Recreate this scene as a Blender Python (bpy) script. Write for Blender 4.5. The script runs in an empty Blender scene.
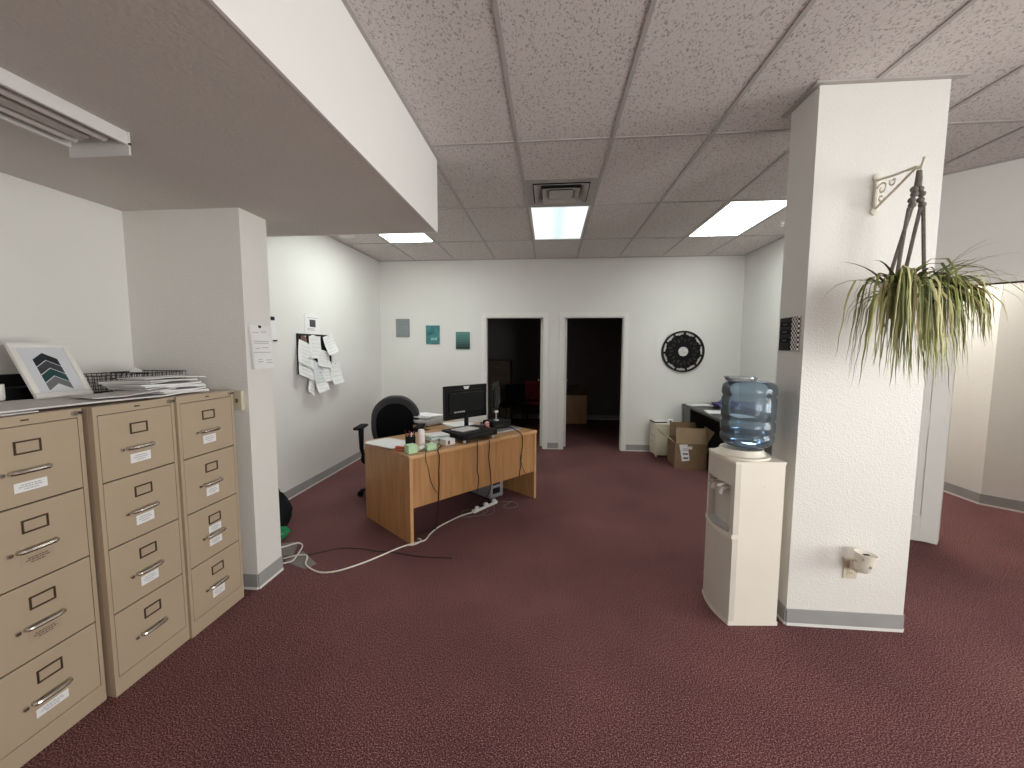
import bpy, bmesh, math, random
from mathutils import Vector, Matrix
random.seed(7)
PI = math.pi
sc = bpy.context.scene
COL = sc.collection

# ------------------------------------------------------------------ camera
CAM_Z = 1.55
FPX, YAW, PITCH, ROLL = 410.76, 0.09108, 0.08643, 0.00317
def cam_axes():
    cy, sy, cp, sp = math.cos(YAW), math.sin(YAW), math.cos(PITCH), math.sin(PITCH)
    f = Vector((-sy*cp, cy*cp, -sp)); r = Vector((cy, sy, 0)); u = r.cross(f)
    cr, sr = math.cos(ROLL), math.sin(ROLL)
    return cr*r + sr*u, -sr*r + cr*u, f
_r, _u, _f = cam_axes()
cd = bpy.data.cameras.new('camera'); cam = bpy.data.objects.new('camera', cd); COL.objects.link(cam)
cd.sensor_width = 36; cd.lens = FPX/1024*36; cd.clip_start = 0.02
m = Matrix((( _r.x, _u.x, -_f.x, 0), (_r.y, _u.y, -_f.y, 0), (_r.z, _u.z, -_f.z, CAM_Z), (0, 0, 0, 1)))
cam.matrix_world = m
sc.camera = cam

# ------------------------------------------------------------------ world, exposure
SKY = 11.5
TROFFER = 12.5
sc.view_settings.view_transform = 'Standard'
sc.view_settings.look = 'None'
sc.view_settings.gamma = 1.0
sc.view_settings.use_curve_mapping = False
sc.view_settings.exposure = 0.0
w = bpy.data.worlds.new('overcast_sky'); sc.world = w; w.use_nodes = True
bg = w.node_tree.nodes['Background']
bg.inputs[0].default_value = (1.0, 0.96, 0.915, 1); bg.inputs[1].default_value = SKY
sc.cycles.use_denoising = True
sc.cycles.max_bounces = 10
sc.cycles.diffuse_bounces = 6
sc.cycles.transparent_max_bounces = 16
sc.cycles.sample_clamp_indirect = 6
sc.cycles.caustics_reflective = False
sc.cycles.caustics_refractive = False

# ------------------------------------------------------------------ materials
MATS = {}
def nodes_of(name):
    mt = bpy.data.materials.new(name); mt.use_nodes = True
    nt = mt.node_tree; b = nt.nodes['Principled BSDF']
    return mt, nt, b
def mat(name, col, rough=0.6, metal=0.0, noise=0.0, nscale=8.0, bump=0.0, bscale=200.0, emit=0.0, spec=0.5, ecol=None):
    if name in MATS: return MATS[name]
    mt, nt, b = nodes_of(name); N = nt.nodes; L = nt.links
    c = tuple(col)+(1,)
    b.inputs['Base Color'].default_value = c
    b.inputs['Roughness'].default_value = rough
    b.inputs['Metallic'].default_value = metal
    b.inputs['Specular IOR Level'].default_value = spec
    tc = N.new('ShaderNodeTexCoord')
    if noise > 0:
        n = N.new('ShaderNodeTexNoise'); n.inputs['Scale'].default_value = nscale; n.inputs['Detail'].default_value = 4
        L.new(tc.outputs['Object'], n.inputs['Vector'])
        r = N.new('ShaderNodeValToRGB')
        r.color_ramp.elements[0].position = 0.3; r.color_ramp.elements[1].position = 0.7
        r.color_ramp.elements[0].color = tuple(x*(1-noise) for x in col)+(1,)
        r.color_ramp.elements[1].color = tuple(min(1, x*(1+noise)) for x in col)+(1,)
        L.new(n.outputs['Fac'], r.inputs['Fac']); L.new(r.outputs['Color'], b.inputs['Base Color'])
    if bump > 0:
        n2 = N.new('ShaderNodeTexNoise'); n2.inputs['Scale'].default_value = bscale; n2.inputs['Detail'].default_value = 2
        L.new(tc.outputs['Object'], n2.inputs['Vector'])
        bp = N.new('ShaderNodeBump'); bp.inputs['Strength'].default_value = bump; bp.inputs['Distance'].default_value = 0.01
        L.new(n2.outputs['Fac'], bp.inputs['Height']); L.new(bp.outputs['Normal'], b.inputs['Normal'])
    if emit > 0:
        b.inputs['Emission Color'].default_value = tuple(ecol or col)+(1,)
        b.inputs['Emission Strength'].default_value = emit
    MATS[name] = mt
    return mt

WALL = mat('wall_paint', (0.775, 0.77, 0.75), 0.55, noise=0.02, nscale=1.5, bump=0.12, bscale=80)
STUCCO = mat('orange_peel_paint', (0.78, 0.765, 0.735), 0.5, noise=0.02, nscale=2, bump=0.28, bscale=110)
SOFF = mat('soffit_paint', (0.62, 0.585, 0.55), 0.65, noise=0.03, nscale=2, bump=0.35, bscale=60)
BULK = mat('bulkhead_paint', (0.83, 0.81, 0.80), 0.6, bump=0.1, bscale=80)
TRIMW = mat('white_trim', (0.82, 0.82, 0.79), 0.4, noise=0.02)
BASE = mat('grey_vinyl_base', (0.34, 0.34, 0.34), 0.45, noise=0.06, nscale=6)
TAN = mat('tan_enamel', (0.46, 0.365, 0.262), 0.38, noise=0.03, nscale=3, bump=0.03, bscale=300)
TAN2 = mat('tan_enamel_side', (0.44, 0.35, 0.252), 0.42, noise=0.03, nscale=3)
CHROME = mat('worn_chrome', (0.62, 0.58, 0.53), 0.25, metal=1.0)
BRONZE = mat('dark_bronze_metal', (0.12, 0.085, 0.06), 0.35, metal=0.7)
DARK = mat('dark_gap', (0.02, 0.018, 0.015), 0.8)
BLACK = mat('black_plastic', (0.008, 0.008, 0.009), 0.45, noise=0.1, nscale=12, spec=0.22)
BLACKM = mat('black_matte', (0.008, 0.008, 0.009), 0.8, noise=0.1, nscale=20, spec=0.2)
DGREY = mat('dark_grey_fabric', (0.040, 0.042, 0.046), 0.85, noise=0.12, nscale=40, bump=0.2, bscale=500)
BFAB = mat('black_fabric', (0.006, 0.006, 0.007), 0.95, noise=0.12, nscale=40, bump=0.2, bscale=500, spec=0.1)
PAPER = mat('white_paper', (0.82, 0.82, 0.83), 0.7, noise=0.02, nscale=8)
PAPER2 = mat('off_white_paper', (0.72, 0.71, 0.70), 0.7, noise=0.03, nscale=8)
GPAPER = mat('grey_card', (0.66, 0.64, 0.63), 0.6, noise=0.04, nscale=6)
INK = mat('grey_ink', (0.18, 0.18, 0.2), 0.8)
INK3 = mat('pale_ink', (0.56, 0.56, 0.58), 0.8)
INK2 = mat('faint_ink', (0.42, 0.42, 0.44), 0.8)
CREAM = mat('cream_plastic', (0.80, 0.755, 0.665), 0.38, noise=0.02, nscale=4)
CREAM_SHADE = mat('shaded_cream_plastic', (0.66, 0.625, 0.56), 0.4, noise=0.02, nscale=4)  # same cream plastic, with the shade on the cooler front put into the colour
IVORY = mat('ivory_plastic', (0.74, 0.69, 0.56), 0.4, noise=0.03)
BEIGE = mat('beige_plastic', (0.62, 0.56, 0.44), 0.45, noise=0.03)
WHITEP = mat('white_plastic', (0.82, 0.81, 0.78), 0.35, noise=0.02)
SILVER = mat('silver_plastic', (0.55, 0.55, 0.56), 0.35, metal=0.4)
GREY = mat('grey_plastic', (0.22, 0.22, 0.23), 0.5, noise=0.05)
CARD = mat('cardboard', (0.23, 0.15, 0.085), 0.85, noise=0.08, nscale=7)
CARDI = mat('cardboard_flap', (0.34, 0.245, 0.15), 0.85, noise=0.08, nscale=7)
LAMW = mat('dark_grey_laminate', (0.14, 0.145, 0.14), 0.5, noise=0.05)
LAMT = mat('black_laminate_top', (0.035, 0.038, 0.036), 0.4, noise=0.05)
GREEN = mat('green_plastic_bag', (0.01, 0.22, 0.08), 0.35, noise=0.2, nscale=12)
NOTE = mat('green_sticky_note', (0.50, 0.72, 0.46), 0.75, noise=0.03)
PINK = mat('pink_rubber', (0.75, 0.22, 0.24), 0.5, noise=0.05)
RED = mat('red_fabric', (0.28, 0.02, 0.03), 0.7, noise=0.1)
ORANGE = mat('orange_plastic', (0.55, 0.09, 0.03), 0.5, noise=0.05)
TEAL = mat('teal_canvas', (0.055, 0.21, 0.225), 0.75, noise=0.25, nscale=14)
TEAL_L = mat('pale_teal_paint', (0.32, 0.58, 0.60), 0.75, noise=0.1)
TEAL_D = mat('dark_teal_paint', (0.02, 0.09, 0.11), 0.75, noise=0.1)
SLATE = mat('slate_canvas', (0.245, 0.27, 0.285), 0.75, noise=0.06, nscale=20)
PURPLE = mat('purple_fabric', (0.10, 0.075, 0.22), 0.8, noise=0.1)
CORD_W = mat('white_cord_rubber', (0.72, 0.66, 0.60), 0.55, noise=0.05)
CORD_B = mat('black_cord_rubber', (0.012, 0.010, 0.010), 0.5, noise=0.05)
CORD_G = mat('grey_cord_rubber', (0.22, 0.19, 0.18), 0.55, noise=0.05)
ROPE = mat('taupe_macrame_cord', (0.185, 0.16, 0.145), 0.9, noise=0.2, nscale=60, bump=0.6, bscale=300)
BRACK = mat('cream_painted_iron', (0.75, 0.71, 0.61), 0.45, noise=0.04)
POT = mat('dark_terracotta', (0.16, 0.10, 0.07), 0.8, noise=0.1)
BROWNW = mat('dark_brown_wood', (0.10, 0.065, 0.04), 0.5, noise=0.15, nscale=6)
TBAR = mat('grey_grid_bar', (0.44, 0.41, 0.395), 0.5, noise=0.04)
VENTM = mat('dusty_vent_metal', (0.42, 0.40, 0.38), 0.55, noise=0.1, nscale=12)
TAPE = mat('grey_tape', (0.20, 0.175, 0.165), 0.6, noise=0.12, nscale=14)
FIXW = mat('white_enamel_fixture', (0.70, 0.69, 0.68), 0.35, noise=0.02)
TUBEW = mat('unlit_fluorescent_glass', (0.62, 0.585, 0.56), 0.3, noise=0.02)
REFLX = mat('dull_reflector', (0.42, 0.38, 0.355), 0.4, noise=0.04)
LEAF1 = mat('green_leaf', (0.26, 0.29, 0.085), 0.5, noise=0.25, nscale=14)
LEAF2 = mat('pale_leaf', (0.60, 0.57, 0.28), 0.5, noise=0.2, nscale=14)
LEAF3 = mat('dark_leaf', (0.13, 0.155, 0.05), 0.55, noise=0.25, nscale=14)
LEAF4 = mat('dry_leaf', (0.34, 0.27, 0.13), 0.6, noise=0.2, nscale=14)
NAVY = mat('navy_print', (0.012, 0.018, 0.03), 0.5)
CHARC = mat('charcoal_print', (0.045, 0.05, 0.06), 0.5)
DTEAL = mat('deep_teal_print', (0.012, 0.06, 0.06), 0.5)
MGREY = mat('grey_print', (0.16, 0.165, 0.175), 0.5)
MATBD = mat('pale_mat_board', (0.66, 0.68, 0.73), 0.6)
STEEL = mat('brushed_steel_disc', (0.45, 0.45, 0.44), 0.4, metal=0.8, noise=0.2, nscale=30)

def carpet_mat():
    mt, nt, b = nodes_of('burgundy_carpet'); N = nt.nodes; L = nt.links
    tc = N.new('ShaderNodeTexCoord')
    def noise(s, d=2):
        n = N.new('ShaderNodeTexNoise'); n.inputs['Scale'].default_value = s; n.inputs['Detail'].default_value = d
        L.new(tc.outputs['Object'], n.inputs['Vector']); return n
    fine = noise(185, 5); big = noise(1.6, 3)
    vor = N.new('ShaderNodeTexVoronoi'); vor.inputs['Scale'].default_value = 230
    L.new(tc.outputs['Object'], vor.inputs['Vector'])
    r = N.new('ShaderNodeValToRGB'); e = r.color_ramp.elements
    e[0].position = 0.36; e[0].color = (0.045, 0.012, 0.017, 1)
    e[1].position = 0.70; e[1].color = (0.56, 0.335, 0.31, 1)
    e2 = r.color_ramp.elements.new(0.52); e2.color = (0.172, 0.068, 0.071, 1)
    L.new(fine.outputs['Fac'], r.inputs['Fac'])
    r2 = N.new('ShaderNodeValToRGB'); r2.color_ramp.elements[0].position = 0.3; r2.color_ramp.elements[1].position = 0.7
    r2.color_ramp.elements[0].color = (0.82, 0.82, 0.84, 1); r2.color_ramp.elements[1].color = (1.1, 1.08, 1.08, 1)
    L.new(big.outputs['Fac'], r2.inputs['Fac'])
    mx = N.new('ShaderNodeMix'); mx.data_type = 'RGBA'; mx.blend_type = 'MULTIPLY'; mx.inputs[0].default_value = 1
    L.new(r.outputs['Color'], mx.inputs[6]); L.new(r2.outputs['Color'], mx.inputs[7])
    L.new(mx.outputs[2], b.inputs['Base Color'])
    b.inputs['Roughness'].default_value = 0.95
    b.inputs['Specular IOR Level'].default_value = 0.15
    bp = N.new('ShaderNodeBump'); bp.inputs['Strength'].default_value = 0.6; bp.inputs['Distance'].default_value = 0.006
    L.new(vor.outputs['Distance'], bp.inputs['Height']); L.new(bp.outputs['Normal'], b.inputs['Normal'])
    return mt
CARPET = carpet_mat()

def tile_mat():
    mt, nt, b = nodes_of('fissured_ceiling_tile'); N = nt.nodes; L = nt.links
    g = N.new('ShaderNodeNewGeometry'); mp = N.new('ShaderNodeMapping'); mp.inputs['Scale'].default_value = (1.0, 0.62, 1.0)
    L.new(g.outputs['Position'], mp.inputs['Vector'])
    n = N.new('ShaderNodeTexNoise'); n.inputs['Scale'].default_value = 95; n.inputs['Detail'].default_value = 3; n.inputs['Distortion'].default_value = 0.9
    L.new(mp.outputs['Vector'], n.inputs['Vector'])
    r = N.new('ShaderNodeValToRGB'); e = r.color_ramp.elements
    e[0].position = 0.36; e[0].color = (0.36, 0.325, 0.31, 1); e[1].position = 0.45; e[1].color = (0.68, 0.635, 0.62, 1)
    L.new(n.outputs['Fac'], r.inputs['Fac'])
    L.new(r.outputs['Color'], b.inputs['Base Color']); b.inputs['Roughness'].default_value = 0.9
    bp = N.new('ShaderNodeBump'); bp.inputs['Strength'].default_value = 0.5; bp.inputs['Distance'].default_value = 0.004
    L.new(n.outputs['Fac'], bp.inputs['Height']); L.new(bp.outputs['Normal'], b.inputs['Normal'])
    return mt
TILE = tile_mat()

def wood_mat(name, c0, c1, axis_scale, rot=(0, 0, 0)):
    mt, nt, b = nodes_of(name); N = nt.nodes; L = nt.links
    tc = N.new('ShaderNodeTexCoord'); mp = N.new('ShaderNodeMapping'); mp.inputs['Scale'].default_value = axis_scale
    L.new(tc.outputs['Object'], mp.inputs['Vector'])
    n = N.new('ShaderNodeTexNoise'); n.inputs['Scale'].default_value = 3; n.inputs['Detail'].default_value = 6; n.inputs['Distortion'].default_value = 0.6
    L.new(mp.outputs['Vector'], n.inputs['Vector'])
    r = N.new('ShaderNodeValToRGB'); e = r.color_ramp.elements
    e[0].position = 0.3; e[0].color = c0+(1,); e[1].position = 0.7; e[1].color = c1+(1,)
    L.new(n.outputs['Fac'], r.inputs['Fac']); L.new(r.outputs['Color'], b.inputs['Base Color'])
    b.inputs['Roughness'].default_value = 0.38
    return mt
OAK_V = wood_mat('oak_vertical_grain', (0.36, 0.175, 0.068), (0.50, 0.27, 0.115), (9, 9, 0.7))
OAK_H = wood_mat('oak_top_grain', (0.35, 0.18, 0.08), (0.47, 0.265, 0.125), (0.7, 9, 9))
OAK_E = wood_mat('oak_edge', (0.50, 0.275, 0.12), (0.60, 0.35, 0.165), (1, 6, 6))

def troffer_mat(name, edge, mid):
    """lens over two tubes: brighter under the tubes, a little dimmer between them"""
    mt, nt, b = nodes_of(name); N = nt.nodes; L = nt.links
    tc = N.new('ShaderNodeTexCoord'); sp = N.new('ShaderNodeSeparateXYZ'); L.new(tc.outputs['Object'], sp.inputs[0])
    ab = N.new('ShaderNodeMath'); ab.operation = 'ABSOLUTE'; L.new(sp.outputs['X'], ab.inputs[0])
    r = N.new('ShaderNodeValToRGB'); e = r.color_ramp.elements
    e[0].position = 0.02; e[0].color = tuple(mid)+(1,); e[1].position = 0.11; e[1].color = tuple(edge)+(1,)
    L.new(ab.outputs[0], r.inputs['Fac'])
    L.new(r.outputs['Color'], b.inputs['Emission Color'])
    b.inputs['Emission Strength'].default_value = TROFFER
    b.inputs['Base Color'].default_value = (0.8, 0.8, 0.8, 1); b.inputs['Roughness'].default_value = 0.4
    return mt
LENS = troffer_mat('lit_prismatic_lens', (0.945, 1.0, 0.935), (0.945, 1.0, 0.935))
LENS_C = troffer_mat('lit_lens_uneven_tubes', (0.072, 0.081, 0.081), (0.048, 0.064, 0.068))
LENS_S = troffer_mat('warm_side_room_lens', (1.55, 1.48, 1.33), (1.55, 1.48, 1.33))
LENS_OFF = mat('unlit_prismatic_lens', (0.72, 0.72, 0.70), 0.35, noise=0.03)

def thin_mat(name, col, fac, rough=0.05):
    mt = bpy.data.materials.new(name); mt.use_nodes = True; nt = mt.node_tree; N = nt.nodes; L = nt.links
    N.remove(N['Principled BSDF']); out = N['Material Output']
    t = N.new('ShaderNodeBsdfTransparent'); t.inputs[0].default_value = col+(1,)
    g = N.new('ShaderNodeBsdfGlossy'); g.inputs['Roughness'].default_value = rough; g.inputs[0].default_value = (0.9, 0.95, 1, 1)
    f = N.new('ShaderNodeFresnel'); f.inputs[0].default_value = 1.45
    d = N.new('ShaderNodeBsdfDiffuse'); d.inputs[0].default_value = tuple(0.75*c for c in col)+(1,)
    m0 = N.new('ShaderNodeMixShader'); m0.inputs[0].default_value = fac
    L.new(t.outputs[0], m0.inputs[1]); L.new(d.outputs[0], m0.inputs[2])
    m1 = N.new('ShaderNodeMixShader'); L.new(f.outputs[0], m1.inputs[0])
    L.new(m0.outputs[0], m1.inputs[1]); L.new(g.outputs[0], m1.inputs[2])
    L.new(m1.outputs[0], out.inputs[0])
    return mt
BLUEP = thin_mat('blue_bottle_plastic', (0.68, 0.80, 0.90), 0.13, 0.08)
WATER = thin_mat('water_body', (0.78, 0.87, 0.94), 0.03, 0.03)
CLEARP = thin_mat('clear_plastic', (0.93, 0.95, 0.96), 0.22, 0.15)
PANE = thin_mat('window_glass', (0.96, 0.98, 0.98), 0.0, 0.01)

def checker_mat():
    mt, nt, b = nodes_of('black_white_checker_print'); N = nt.nodes; L = nt.links
    tc = N.new('ShaderNodeTexCoord'); c = N.new('ShaderNodeTexChecker'); c.inputs['Scale'].default_value = 1/0.0125
    c.inputs[1].default_value = (0.75, 0.74, 0.72, 1); c.inputs[2].default_value = (0.01, 0.01, 0.01, 1)
    mp = N.new('ShaderNodeMapping'); mp.inputs['Location'].default_value = (0.00313, 0.0031, 0.0031)
    L.new(tc.outputs['Object'], mp.inputs[0]); L.new(mp.outputs[0], c.inputs[0]); L.new(c.outputs[0], b.inputs['Base Color'])
    return mt
CHECK = checker_mat()

# ------------------------------------------------------------------ mesh builder
class B:
    def __init__(self): self.bm = bmesh.new()
    def box(self, c, s, bevel=0.0, rot=None, seg=1):
        mtx = Matrix.Translation(Vector(c)) @ (rot.to_4x4() if rot else Matrix.Identity(4)) @ Matrix.Diagonal((s[0], s[1], s[2], 1))
        r = bmesh.ops.create_cube(self.bm, size=1.0, matrix=mtx)
        if bevel > 0:
            es = {e for v in r['verts'] for e in v.link_edges}
            bmesh.ops.bevel(self.bm, geom=list(es), offset=bevel, segments=seg, affect='EDGES', profile=0.5)
        return self
    def bx(self, x0, x1, y0, y1, z0, z1, bevel=0.0, seg=1):
        return self.box(((x0+x1)/2, (y0+y1)/2, (z0+z1)/2), (abs(x1-x0), abs(y1-y0), abs(z1-z0)), bevel, None, seg)
    def prism(self, poly, z0, z1):
        n = len(poly)
        a = [self.bm.verts.new((p[0], p[1], z0)) for p in poly]; b = [self.bm.verts.new((p[0], p[1], z1)) for p in poly]
        self.bm.faces.new(a[::-1]); self.bm.faces.new(b)
        for i in range(n): self.bm.faces.new((a[i], a[(i+1) % n], b[(i+1) % n], b[i]))
        return self
    def extrude_poly(self, pts, vec):
        vec = Vector(vec); n = len(pts)
        a = [self.bm.verts.new(p) for p in pts]; b = [self.bm.verts.new(Vector(p)+vec) for p in pts]
        self.bm.faces.new(a[::-1]); self.bm.faces.new(b)
        for i in range(n): self.bm.faces.new((a[i], a[(i+1) % n], b[(i+1) % n], b[i]))
        return self
    def tube(self, pts, r, n=8, caps=True):
        pts = [Vector(p) for p in pts]; rings = []; up = Vector((0, 0, 1)); prev = None
        for i, p in enumerate(pts):
            d = (pts[min(i+1, len(pts)-1)] - pts[max(i-1, 0)])
            d = d.normalized() if d.length > 1e-9 else Vector((0, 0, 1))
            if prev is None:
                a = d.cross(up) if abs(d.dot(up)) < 0.95 else d.cross(Vector((1, 0, 0)))
            else: a = prev - d*prev.dot(d)
            a.normalize(); prev = a; c = d.cross(a)
            rr = r[i] if isinstance(r, (list, tuple)) else r
            rings.append([self.bm.verts.new(p + (a*math.cos(2*PI*k/n) + c*math.sin(2*PI*k/n))*rr) for k in range(n)])
        for q in range(len(rings)-1):
            for k in range(n):
                self.bm.faces.new((rings[q][k], rings[q][(k+1) % n], rings[q+1][(k+1) % n], rings[q+1][k]))
        if caps: self.bm.faces.new(rings[0][::-1]); self.bm.faces.new(rings[-1])
        return self
    def cyl(self, p0, p1, r, n=12): return self.tube([p0, p1], r, n)
    def lathe(self, prof, n=24, c=(0, 0, 0), mtx=None, close=False):
        rings = []; c = Vector(c)
        for (r, z) in prof:
            ring = []
            for k in range(n):
                v = Vector((r*math.cos(2*PI*k/n), r*math.sin(2*PI*k/n), z))
                if mtx: v = mtx @ v
                ring.append(self.bm.verts.new(v + c))
            rings.append(ring)
        m_ = len(rings)
        for q in range(m_ if close else m_-1):
            A, Bq = rings[q], rings[(q+1) % m_]
            for k in range(n): self.bm.faces.new((A[k], A[(k+1) % n], Bq[(k+1) % n], Bq[k]))
        if not close:
            if prof[0][0] > 1e-6: self.bm.faces.new(rings[0][::-1])
            if prof[-1][0] > 1e-6: self.bm.faces.new(rings[-1])
        return self
    def ball(self, c, r, s=(1, 1, 1), u=14, v=9):
        mtx = Matrix.Translation(Vector(c)) @ Matrix.Diagonal((s[0], s[1], s[2], 1))
        bmesh.ops.create_uvsphere(self.bm, u_segments=u, v_segments=v, radius=r, matrix=mtx); return self
    def grid(self, f, nu, nv, th=0.0):
        """sheet from f(u,v); th closes it into a thin solid along -z"""
        g = [[self.bm.verts.new(f(i/nu, j/nv)) for j in range(nv+1)] for i in range(nu+1)]
        for i in range(nu):
            for j in range(nv): self.bm.faces.new((g[i][j], g[i+1][j], g[i+1][j+1], g[i][j+1]))
        if th > 0:
            h = [[self.bm.verts.new(Vector(f(i/nu, j/nv)) - Vector((0, 0, th))) for j in range(nv+1)] for i in range(nu+1)]
            for i in range(nu):
                for j in range(nv): self.bm.faces.new((h[i][j], h[i][j+1], h[i+1][j+1], h[i+1][j]))
            for i in range(nu):
                self.bm.faces.new((g[i][0], h[i][0], h[i+1][0], g[i+1][0])); self.bm.faces.new((g[i][nv], g[i+1][nv], h[i+1][nv], h[i][nv]))
            for j in range(nv):
                self.bm.faces.new((g[0][j], g[0][j+1], h[0][j+1], h[0][j])); self.bm.faces.new((g[nu][j], h[nu][j], h[nu][j+1], g[nu][j+1]))
        return self
    def obj(self, name, material, parent=None, smooth=False, loc=None, rot=None, recalc=True):
        if recalc: bmesh.ops.recalc_face_normals(self.bm, faces=self.bm.faces)
        me = bpy.data.meshes.new(name); self.bm.to_mesh(me); self.bm.free()
        me.materials.append(material)
        if smooth: me.shade_smooth(); me.set_sharp_from_angle(angle=math.radians(40))
        o = bpy.data.objects.new(name, me); COL.objects.link(o)
        if parent: o.parent = parent
        if loc: o.location = loc
        if rot: o.rotation_euler = rot
        return o
def tag(o, label, cat, group=None):
    o['label'] = label; o['category'] = cat
    if group: o['group'] = group
    return o
def thing(name, label, cat, loc=(0, 0, 0), rz=0.0, group=None, rot=None):
    o = bpy.data.objects.new(name, None); COL.objects.link(o); o.empty_display_size = 0.05
    o.location = loc; o.rotation_euler = rot or (0, 0, rz)
    return tag(o, label, cat, group)
def struct(o, label=None):
    o['kind'] = 'structure'
    if label: o['label'] = label
    return o
def link_copy(o, parent=None, loc=None, rot=None):
    c = o.copy(); COL.objects.link(c)
    if parent: c.parent = parent
    if loc: c.location = loc
    if rot: c.rotation_euler = rot
    return c
def spline(pts, n=8):
    """Catmull-Rom through pts"""
    P = [Vector(p) for p in pts]; out = []
    for i in range(len(P)-1):
        a, b, c, d = P[max(i-1, 0)], P[i], P[i+1], P[min(i+2, len(P)-1)]
        for k in range(n):
            t = k/n
            out.append(0.5*((2*b) + (c-a)*t + (2*a-5*b+4*c-d)*t*t + (3*b-a-3*c+d)*t**3))
    out.append(P[-1]); return out

# ------------------------------------------------------------------ the room
XL, YB, XR = -2.645, 6.28, 2.77           # left wall, back wall, right wall of the far bay
ZC, ZS = 2.883, 2.378                      # tile ceiling, lowered soffit
YS, XE = -2.6, 4.6                         # street-side wall, east wall
TOP = 3.0
struct(B().bx(-2.85, 6.6, -2.8, 9.3, -0.1, 0.0).obj('floor', CARPET), 'burgundy speckled office carpet')

# left wall
struct(B().bx(XL-0.15, XL, YS, YB, 0, TOP).obj('wall_left', WALL), 'white painted wall on the left')
# back wall with two door openings
D1, D2, DH = (-0.985, -0.085), (0.205, 1.105), 2.03
bw = B()
for x0, x1, z0, z1 in ((XL-0.15, D1[0], 0, TOP), (D1[1], D2[0], 0, TOP), (D2[1], XR+0.12, 0, TOP), (D1[0], D1[1], DH, TOP), (D2[0], D2[1], DH, TOP)):
    bw.bx(x0, x1, YB, YB+0.12, z0, z1)
struct(bw.obj('wall_back', WALL), 'white back wall with two open doorways')
# right wall of the bay, then the 45 degree wall with a door opening, then the east window wall
struct(B().bx(XR, XR+0.12, 3.787, YB, 0, TOP).obj('wall_right', WALL), 'white wall at the right of the far bay')
K = 6.557
def diag(x): return (x, K-x)
def dwall(b, xa, xb, z0, z1, th=0.12):
    n = th/math.sqrt(2)
    b.prism([(xa, K-xa), (xb, K-xb), (xb+n, K-xb+n), (xa+n, K-xa+n)], z0, z1)
OA, OB = 3.10, 3.76
dw = B(); dwall(dw, 2.77, OA, 0, TOP); dwall(dw, OB, XE, 0, TOP); dwall(dw, OA, OB, 2.035, TOP)
struct(dw.obj('wall_diagonal', WALL), 'angled white wall with a doorway right of the pillar')
tr = B()
for xa, xb, z0, z1 in ((OA-0.045, OA, 0, 2.08), (OB, OB+0.045, 0, 2.08), (OA, OB, 2.035, 2.08)):
    nn = 0.014/math.sqrt(2)
    tr.prism([(xa-nn, K-xa-nn), (xb-nn, K-xb-nn), (xb+0.09, K-xb+0.09), (xa+0.09, K-xa+0.09)], z0, z1)
struct(tr.obj('trim_3', TRIMW), 'painted casing of the angled doorway')
# east wall with a large window, street wall with shop windows
EW = (-2.3, 1.75, 0.35, 2.65)
b = B(); y_end = K-XE
for y0, y1, z0, z1 in ((YS, EW[0], 0, TOP), (EW[1], y_end+0.05, 0, TOP), (EW[0], EW[1], 0, EW[2]), (EW[0], EW[1], EW[3], TOP)):
    b.bx(XE, XE+0.15, y0, y1, z0, z1)
struct(b.obj('wall_east', WALL), 'window wall at the right behind the camera')
SW = (1.7, 4.3, 0.5, 2.55)
b = B()
for x0, x1, z0, z1 in ((XL-0.15, SW[0], 0, TOP), (SW[1], XE+0.15, 0, TOP), (SW[0], SW[1], 0, SW[2]), (SW[0], SW[1], SW[3], TOP)):
    b.bx(x0, x1, YS-0.15, YS, z0, z1)
struct(b.obj('wall_street', WALL), 'shop window wall behind the camera')
def window(name, axis, fixed, a0, a1, z0, z1, n):
    fr = B(); t = 0.05
    def seg(p0, p1, q0, q1):
        if axis == 'x': fr.bx(p0, p1, fixed-0.05, fixed+0.05, q0, q1)
        else: fr.bx(fixed-0.05, fixed+0.05, p0, p1, q0, q1)
    seg(a0, a1, z0, z0+t); seg(a0, a1, z1-t, z1)
    wd = (a1-a0)/n
    for k in range(n+1):
        c = min(max(a0+k*wd, a0+t/2), a1-t/2); seg(c-t/2, c+t/2, z0+t, z1-t)
    root = struct(fr.obj(name, mat('bronze_window_frame', (0.08, 0.06, 0.05), 0.4)), 'shop window with dark frame behind the camera')
    for k in range(n):
        g = B(); p0, p1 = a0+k*wd+0.02, a0+(k+1)*wd-0.02
        if axis == 'x': g.bx(p0, p1, fixed-0.004, fixed+0.004, z0+t, z1-t)
        else: g.bx(fixed-0.004, fixed+0.004, p0, p1, z0+t, z1-t)
        g.obj('pane', PANE, root)
window('window_1', 'y', XE+0.075, EW[0], EW[1], EW[2], EW[3], 3)
window('window_2', 'x', YS-0.075, SW[0], SW[1], SW[2], SW[3], 3)
for nm, loc, rot, sx, sy in (('daylight_portal_east', (XE+0.14, (EW[0]+EW[1])/2, (EW[2]+EW[3])/2), (0, PI/2, 0), EW[3]-EW[2], EW[1]-EW[0]),
                             ('daylight_portal_street', ((SW[0]+SW[1])/2, YS-0.14, (SW[2]+SW[3])/2), (PI/2, 0, 0), SW[1]-SW[0], SW[3]-SW[2])):
    ld = bpy.data.lights.new(nm, 'AREA'); ld.shape = 'RECTANGLE'; ld.size = sx; ld.size_y = sy; ld.cycles.is_portal = True
    lo = bpy.data.objects.new(nm, ld); COL.objects.link(lo); lo.location = loc; lo.rotation_euler = rot

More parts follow.
